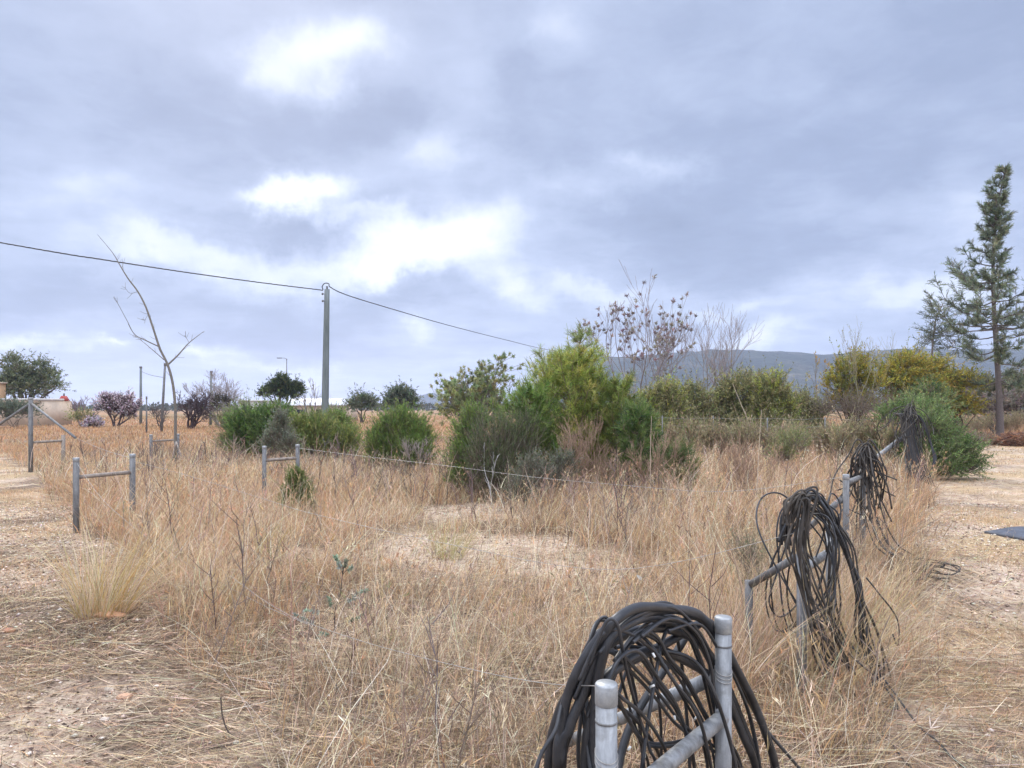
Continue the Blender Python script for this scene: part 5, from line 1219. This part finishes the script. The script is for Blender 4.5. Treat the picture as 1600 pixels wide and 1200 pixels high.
def build_small():
    # dark slab by the right edge
    Y = 8.8; c = P(1616, 832, Y); gz = float(ground_z(c[0], c[1])); b = np.array([c[0], c[1], gz])
    g = G(); xs = np.linspace(-.30, .42, 9); ys = np.linspace(-.3, .42, 9); X, Yy = np.meshgrid(xs, ys)
    ca, sa = math.cos(.35), math.sin(.35); XX = b[0] + X * ca - Yy * sa; YY = b[1] + X * sa + Yy * ca
    ZZ = gz + .05 + .012 * np.sin(X * 6) + .006 * Yy
    n = 9; V = np.concatenate([np.stack([XX, YY, ZZ], -1).reshape(-1, 3), np.stack([XX, YY, ZZ - .04], -1).reshape(-1, 3)])
    Q = []
    for i in range(n - 1):
        for j in range(n - 1):
            q = i * n + j; Q += [(q, q + 1, q + n + 1, q + n), (81 + q, 81 + q + n, 81 + q + n + 1, 81 + q + 1)]
    for i in range(n - 1):
        for (p, q) in ((i, i + 1), ((i + 1) * n + n - 1, i * n + n - 1)[::-1], (72 + i + 1, 72 + i), (i * n, (i + 1) * n)[::-1]): Q.append((p, p + 81, q + 81, q))
    g.add(V, Q); tag(obj('slab', g, M['slab'], origin=b), 'dark slate-grey flat sheet lying on track at right edge', 'slab')
    # stones and roof-tile shards
    def rock(px, py, s, col, lab, flat=.6, sx=1.4, group=None, name='stone'):
        Y = GY(py); b = on_ground(*P(px, py, Y)[:2]); g = G(); nu, nv = 12, 8
        th = np.linspace(0, 2 * math.pi, nu, endpoint=False); ph = np.linspace(.12, math.pi - .12, nv)
        Th, Ph = np.meshgrid(th, ph); R = s * (.75 + .5 * fbm(np.cos(Th) * np.sin(Ph) * 1.6 + px, np.sin(Th) * 1.6 + np.cos(Ph) * 1.3 + py, 3))
        V = np.stack([R * np.sin(Ph) * np.cos(Th) * sx, R * np.sin(Ph) * np.sin(Th), R * np.cos(Ph) * flat], -1).reshape(-1, 3) + b + np.array([0, 0, s * flat * .35])
        Q = [(i * nu + j, (i + 1) * nu + j, (i + 1) * nu + (j + 1) % nu, i * nu + (j + 1) % nu) for i in range(nv - 1) for j in range(nu)]
        T = [(0, j, j + 1) for j in range(1, nu - 1)] + [((nv - 1) * nu, (nv - 1) * nu + j + 1, (nv - 1) * nu + j) for j in range(1, nu - 1)]
        g.add(V, Q, T, col); tag(obj(name, g, M['stone'], origin=b, smooth=True), lab, 'stone' if name == 'stone' else 'shard', group)
    rock(172, 972, .062, (.50, .27, .15), 'orange clay shard at the foot of the big golden tuft', .35, 2.0, None, 'clay_shard')
    rock(195, 1090, .032, (.50, .30, .19), 'small orange clay shard among pale stones', .5, 1.5, None, 'clay_shard')
    rock(172, 1075, .026, (.50, .42, .33), 'rounded cream stone behind the small orange shard', .7, 1.3, 'pale stones in left foreground')
    rock(162, 1127, .021, (.55, .47, .39), 'small white stone below the cream stone', .7, 1.2, 'pale stones in left foreground')
    rock(14, 990, .03, (.36, .17, .10), 'dark rust coloured stone at the left picture edge', .6, 1.6)
    rock(105, 1045, .035, (.16, .10, .075), 'dark brown clod between the stones and left edge', .7, 1.2)
    # white scrap caught in the grass
    c = P(999, 903, 5.2); g = G(); g.ribbons(np.array([[c + np.array([-.02, 0, .02]), c + np.array([-.004, .004, .006]), c + np.array([.012, 0, -.004]), c + np.array([.022, .004, -.018])]]), np.array([.006, .022, .024, .006]), np.array([[.3, 0, .95]]), (.75, .74, .72))
    tag(obj('paper_scrap', g, M['white_bit'], origin=c), 'tiny white scrap caught on grass stalks mid field', 'scrap')
    # dark dead stick in the left foreground
    for pp, lab, r in (([(345, 1090), (348, 1120), (358, 1145), (376, 1160)], 'thin dark curved stick standing in left foreground litter', .0035), ([(250, 1195), (320, 1178), (378, 1165)], 'long thin dark stick lying in the left foreground litter', .004)):
        pts = []
        for i, (x, y) in enumerate(pp):
            p = P(x, y, 3.4 if r == .0035 else GY(y)); p[2] = max(p[2], float(ground_z(p[0], p[1])) + .012); pts.append(p)
        g = G(); g.tubes(spline(pts, 6), r, 6, (.10, .075, .06)); tag(obj('stick', g, M['twig'], origin=pts[0]), lab, 'stick')
    # leaning canes
    for pp, Y, lab in (([(1145, 600), (1158, 632), (1172, 668)], 20, 'pale leaning cane in front of the olive bushes'), ([(1190, 640), (1186, 700), (1182, 780)], 8.5, 'tall straight pinkish stalk in grass left of second bundle'), ([(1018, 650), (1016, 720), (1016, 800)], 10.5, 'tall pale dead stalk right of the deep green pine')):
        pts = [P(x, y, Y) for x, y in pp]; e = pts[-1].copy(); e[2] = float(ground_z(e[0], e[1])) - .05; e[0] += (pts[-1][0] - pts[0][0]) * .4; pts.append(e)
        g = G(); s = spline(pts, 6); g.tubes(s, np.linspace(.004, .013, len(s)) * Y / 14, 6, (.50, .40, .29)); tag(obj('cane', g, M['twig'], origin=e), lab, 'cane')
    # far-off wood along the horizon
    g = G(); m = 9000
    x = rng.uniform(-900, 900, m); y = rng.uniform(420, 620, m); hh = 2 + 3.2 * fbm(x * .012, y * .004, 3)
    dens = fbm(x * .01 + 4, y * .003, 2) > .30; x, y, hh = x[dens], y[dens], hh[dens]; m = len(x)
    b = np.stack([x, y, rng.random(m) * hh], 1); D = unit(rdir(m) + np.array([0, 0, .5]))
    leaves_on(g, b, D, np.full(m, 1.2), 8, 1.7, 1.1, .6, [(.06, .075, .04), (.08, .09, .055), (.10, .10, .065)])
    tag(obj('far_woods', g, M['leaf']), 'thin far-off belt of trees along the flat horizon', 'woods', kind='stuff')
build_small()

# ------------------------------------------------------------------ air
HAZE = 1
def build_haze():
    m, nt, out = newmat('air'); v = nd(nt, 'ShaderNodeVolumePrincipled')
    v.inputs['Color'].default_value = (.62, .73, 1.0, 1); v.inputs['Density'].default_value = .00023; v.inputs['Anisotropy'].default_value = .2
    nt.links.new(v.outputs[0], out.inputs['Volume'])
    g = G(); g.box((-3500, -250, -5), (3500, 4200, 190)); o = obj('haze', g, m); tag(o, 'thin bluish haze filling the distance', 'haze', kind='stuff')
if HAZE: build_haze()

# ------------------------------------------------------------------ sky
SUN_EL, SUN_AZ = math.radians(38), math.radians(-20)     # azimuth from +Y towards +X
def build_world():
    w = bpy.data.worlds.new('World'); sc.world = w; w.use_nodes = True
    nt = w.node_tree; nt.nodes.clear(); Lk = nt.links.new
    out = nt.nodes.new('ShaderNodeOutputWorld'); bg = nt.nodes.new('ShaderNodeBackground'); Lk(bg.outputs[0], out.inputs[0])
    sky = nt.nodes.new('ShaderNodeTexSky'); sky.sky_type = 'NISHITA'; sky.sun_disc = False; sky.sun_elevation = SUN_EL; sky.sun_rotation = SUN_AZ
    tc = nt.nodes.new('ShaderNodeTexCoord'); sep = nt.nodes.new('ShaderNodeSeparateXYZ'); Lk(tc.outputs['Generated'], sep.inputs[0])
    def m(op, a, b=None, c=None, clamp=False):
        n = nt.nodes.new('ShaderNodeMath'); n.operation = op; n.use_clamp = clamp
        for i, v in enumerate((a, b, c)):
            if v is None: continue
            if isinstance(v, (int, float)): n.inputs[i].default_value = v
            else: Lk(v, n.inputs[i])
        return n.outputs[0]
    x, y, z = sep.outputs
    # flat cloud deck: where the view ray meets a layer overhead
    zz = m('ADD', m('MAXIMUM', z, 0.), .13)
    cv = nt.nodes.new('ShaderNodeCombineXYZ'); Lk(m('DIVIDE', x, zz), cv.inputs[0]); Lk(m('DIVIDE', y, zz), cv.inputs[1])
    n1 = noise(nt, .95, 7, .55, cv.outputs[0], .25); n2 = noise(nt, 2.6, 6, .55, cv.outputs[0], .3); n3 = noise(nt, .38, 4, .5, cv.outputs[0])
    # heading / height of the direction, warped by noise so that cloud edges billow
    yy = m('MAXIMUM', y, .05); u0 = m('DIVIDE', x, yy); v0 = m('DIVIDE', z, yy)
    wn = noise(nt, 5.0, 8, .62, tc.outputs['Generated']); ws = nt.nodes.new('ShaderNodeSeparateColor'); Lk(wn.outputs['Color'], ws.inputs[0])
    u = m('ADD', u0, m('MULTIPLY', m('SUBTRACT', ws.outputs[0], .5), .30)); v = m('ADD', v0, m('MULTIPLY', m('SUBTRACT', ws.outputs[1], .5), .18))
    def blob(px, py, rx, ry, amp):
        cu, cvv = (px - 800) / F, (HZ - py) / F
        a = m('MULTIPLY', m('SUBTRACT', u, cu), F / rx); b = m('MULTIPLY', m('SUBTRACT', v, cvv), F / ry)
        return m('MULTIPLY', m('EXPONENT', m('MULTIPLY', m('ADD', m('MULTIPLY', a, a), m('MULTIPLY', b, b)), -1.)), amp)
    blobs = [(455, 115, 60, 50, .50), (530, 55, 70, 45, .28), (425, 305, 60, 16, .60), (500, 312, 60, 18, .45), (200, 372, 70, 20, .42), (340, 395, 70, 18, .30), (430, 425, 60, 18, .32), (650, 395, 80, 35, .50), (720, 375, 70, 30, .40), (600, 430, 90, 20, .40), (560, 345, 60, 14, .25), (770, 330, 90, 40, .14),
             (690, 250, 80, 35, .22), (1185, 528, 60, 16, .42), (1120, 470, 100, 14, .18), (40, 532, 80, 9, .35), (170, 530, 25, 8, .28), (335, 537, 32, 8, .42), (410, 552, 40, 8, .30), (460, 575, 20, 14, .38), (640, 520, 30, 20, .22), (815, 440, 50, 22, .25), (950, 445, 90, 16, .22),
             (1420, 460, 120, 25, .20), (1500, 380, 60, 120, .14), (1560, 560, 60, 40, .2), (100, 305, 120, 40, .18), (60, 120, 120, 120, .06), (1020, 260, 60, 22, .20), (900, 300, 90, 22, .12), (910, 40, 50, 50, .14), (740, 150, 60, 60, .10),
             (480, 365, 90, 32, -.22), (620, 330, 80, 22, -.14), (300, 340, 120, 25, -.14), (560, 205, 150, 45, -.18), (250, 160, 160, 60, -.08), (130, 455, 200, 40, -.16), (430, 500, 130, 34, -.18), (620, 465, 130, 22, -.14), (850, 160, 90, 120, -.10), (1050, 345, 140, 45, -.14), (1230, 400, 170, 45, -.16), (1300, 260, 260, 70, -.10), (1050, 505, 140, 22, -.08)]
    s = None
    for q in blobs:
        if q[4] >= .3: q = (q[0], q[1], q[2] * 1.25, q[3] * 1.4, q[4] * .78)
        e = blob(*q); s = e if s is None else m('ADD', s, e)
    front = m('MULTIPLY', m('SUBTRACT', y, .1), 5., clamp=True)
    s = m('MULTIPLY', s, front)
    lum = m('ADD', m('MULTIPLY', m('SUBTRACT', n1.outputs['Fac'], .5), .46), m('MULTIPLY', m('SUBTRACT', n2.outputs['Fac'], .5), .34))
    n4 = noise(nt, 7.5, 6, .6, cv.outputs[0], .5); lum = m('ADD', lum, m('MULTIPLY', m('SUBTRACT', n4.outputs['Fac'], .5), .16))
    lum = m('ADD', lum, m('MULTIPLY', m('SUBTRACT', n3.outputs['Fac'], .5), .15)); lum = m('ADD', lum, s)
    # paler towards the horizon; overcast skies are brightest overhead
    hz = m('MULTIPLY', m('EXPONENT', m('MULTIPLY', m('MAXIMUM', z, 0.), -14.)), .17)
    lum = m('ADD', m('ADD', lum, hz), .37)
    r = ramp(nt, lum, [(0., (.145, .178, .26)), (.28, (.215, .257, .365)), (.46, (.312, .362, .485)), (.64, (.47, .515, .61)), (.82, (.60, .615, .635)), (1., (.74, .73, .70))])
    over = m('ADD', 1., m('MULTIPLY', m('MULTIPLY', m('SUBTRACT', z, .5), 2.2, clamp=True), 2.6))
    back = m('ADD', 1., m('MULTIPLY', m('SUBTRACT', 1., front), 1.3))
    gain = nt.nodes.new('ShaderNodeCombineXYZ'); gm = m('MULTIPLY', over, back)
    for i, wv in enumerate((.16, .04, -.14)): Lk(m('ADD', gm, m('MULTIPLY', m('SUBTRACT', gm, 1.), wv)), gain.inputs[i])
    cl = mix(nt, 1.0, r.outputs[0], gain.outputs[0], 'MULTIPLY')
    sk = mix(nt, 1.0, sky.outputs[0], (.10, .10, .10), 'MULTIPLY')
    full = mix(nt, .93, sk, cl)
    Lk(full, bg.inputs['Color']); bg.inputs['Strength'].default_value = 1.0
    w.cycles.sampling_method = 'MANUAL'; w.cycles.sample_map_resolution = 1024
build_world()
sd = bpy.data.lights.new('sun', 'SUN'); sd.energy = 1.5; sd.angle = math.radians(12); sd.color = (1., .95, .87)
so = bpy.data.objects.new('sun', sd); COL.objects.link(so)
from mathutils import Vector
dv = Vector((math.sin(SUN_AZ) * math.cos(SUN_EL), math.cos(SUN_AZ) * math.cos(SUN_EL), math.sin(SUN_EL)))
so.rotation_euler = dv.to_track_quat('Z', 'Y').to_euler(); so.location = dv * 60

# ------------------------------------------------------------------ camera
cd = bpy.data.cameras.new('camera'); cam = bpy.data.objects.new('camera', cd); COL.objects.link(cam)
cam.location = (0, 0, EYE); cam.rotation_euler = (math.pi / 2, 0, 0)
cd.sensor_width = 36; cd.lens = 36 * F / 1600; cd.shift_y = 38 / 1600; cd.clip_start = .05; cd.clip_end = 9000
sc.camera = cam
sc.view_settings.view_transform = 'Standard'; sc.view_settings.look = 'None'; sc.view_settings.exposure = 0.78; sc.view_settings.gamma = 1
sc.cycles.use_denoising = True
sc.cycles.max_bounces = 6; sc.cycles.diffuse_bounces = 3; sc.cycles.transmission_bounces = 4; sc.cycles.volume_bounces = 1; sc.cycles.caustics_reflective = False; sc.cycles.caustics_refractive = False
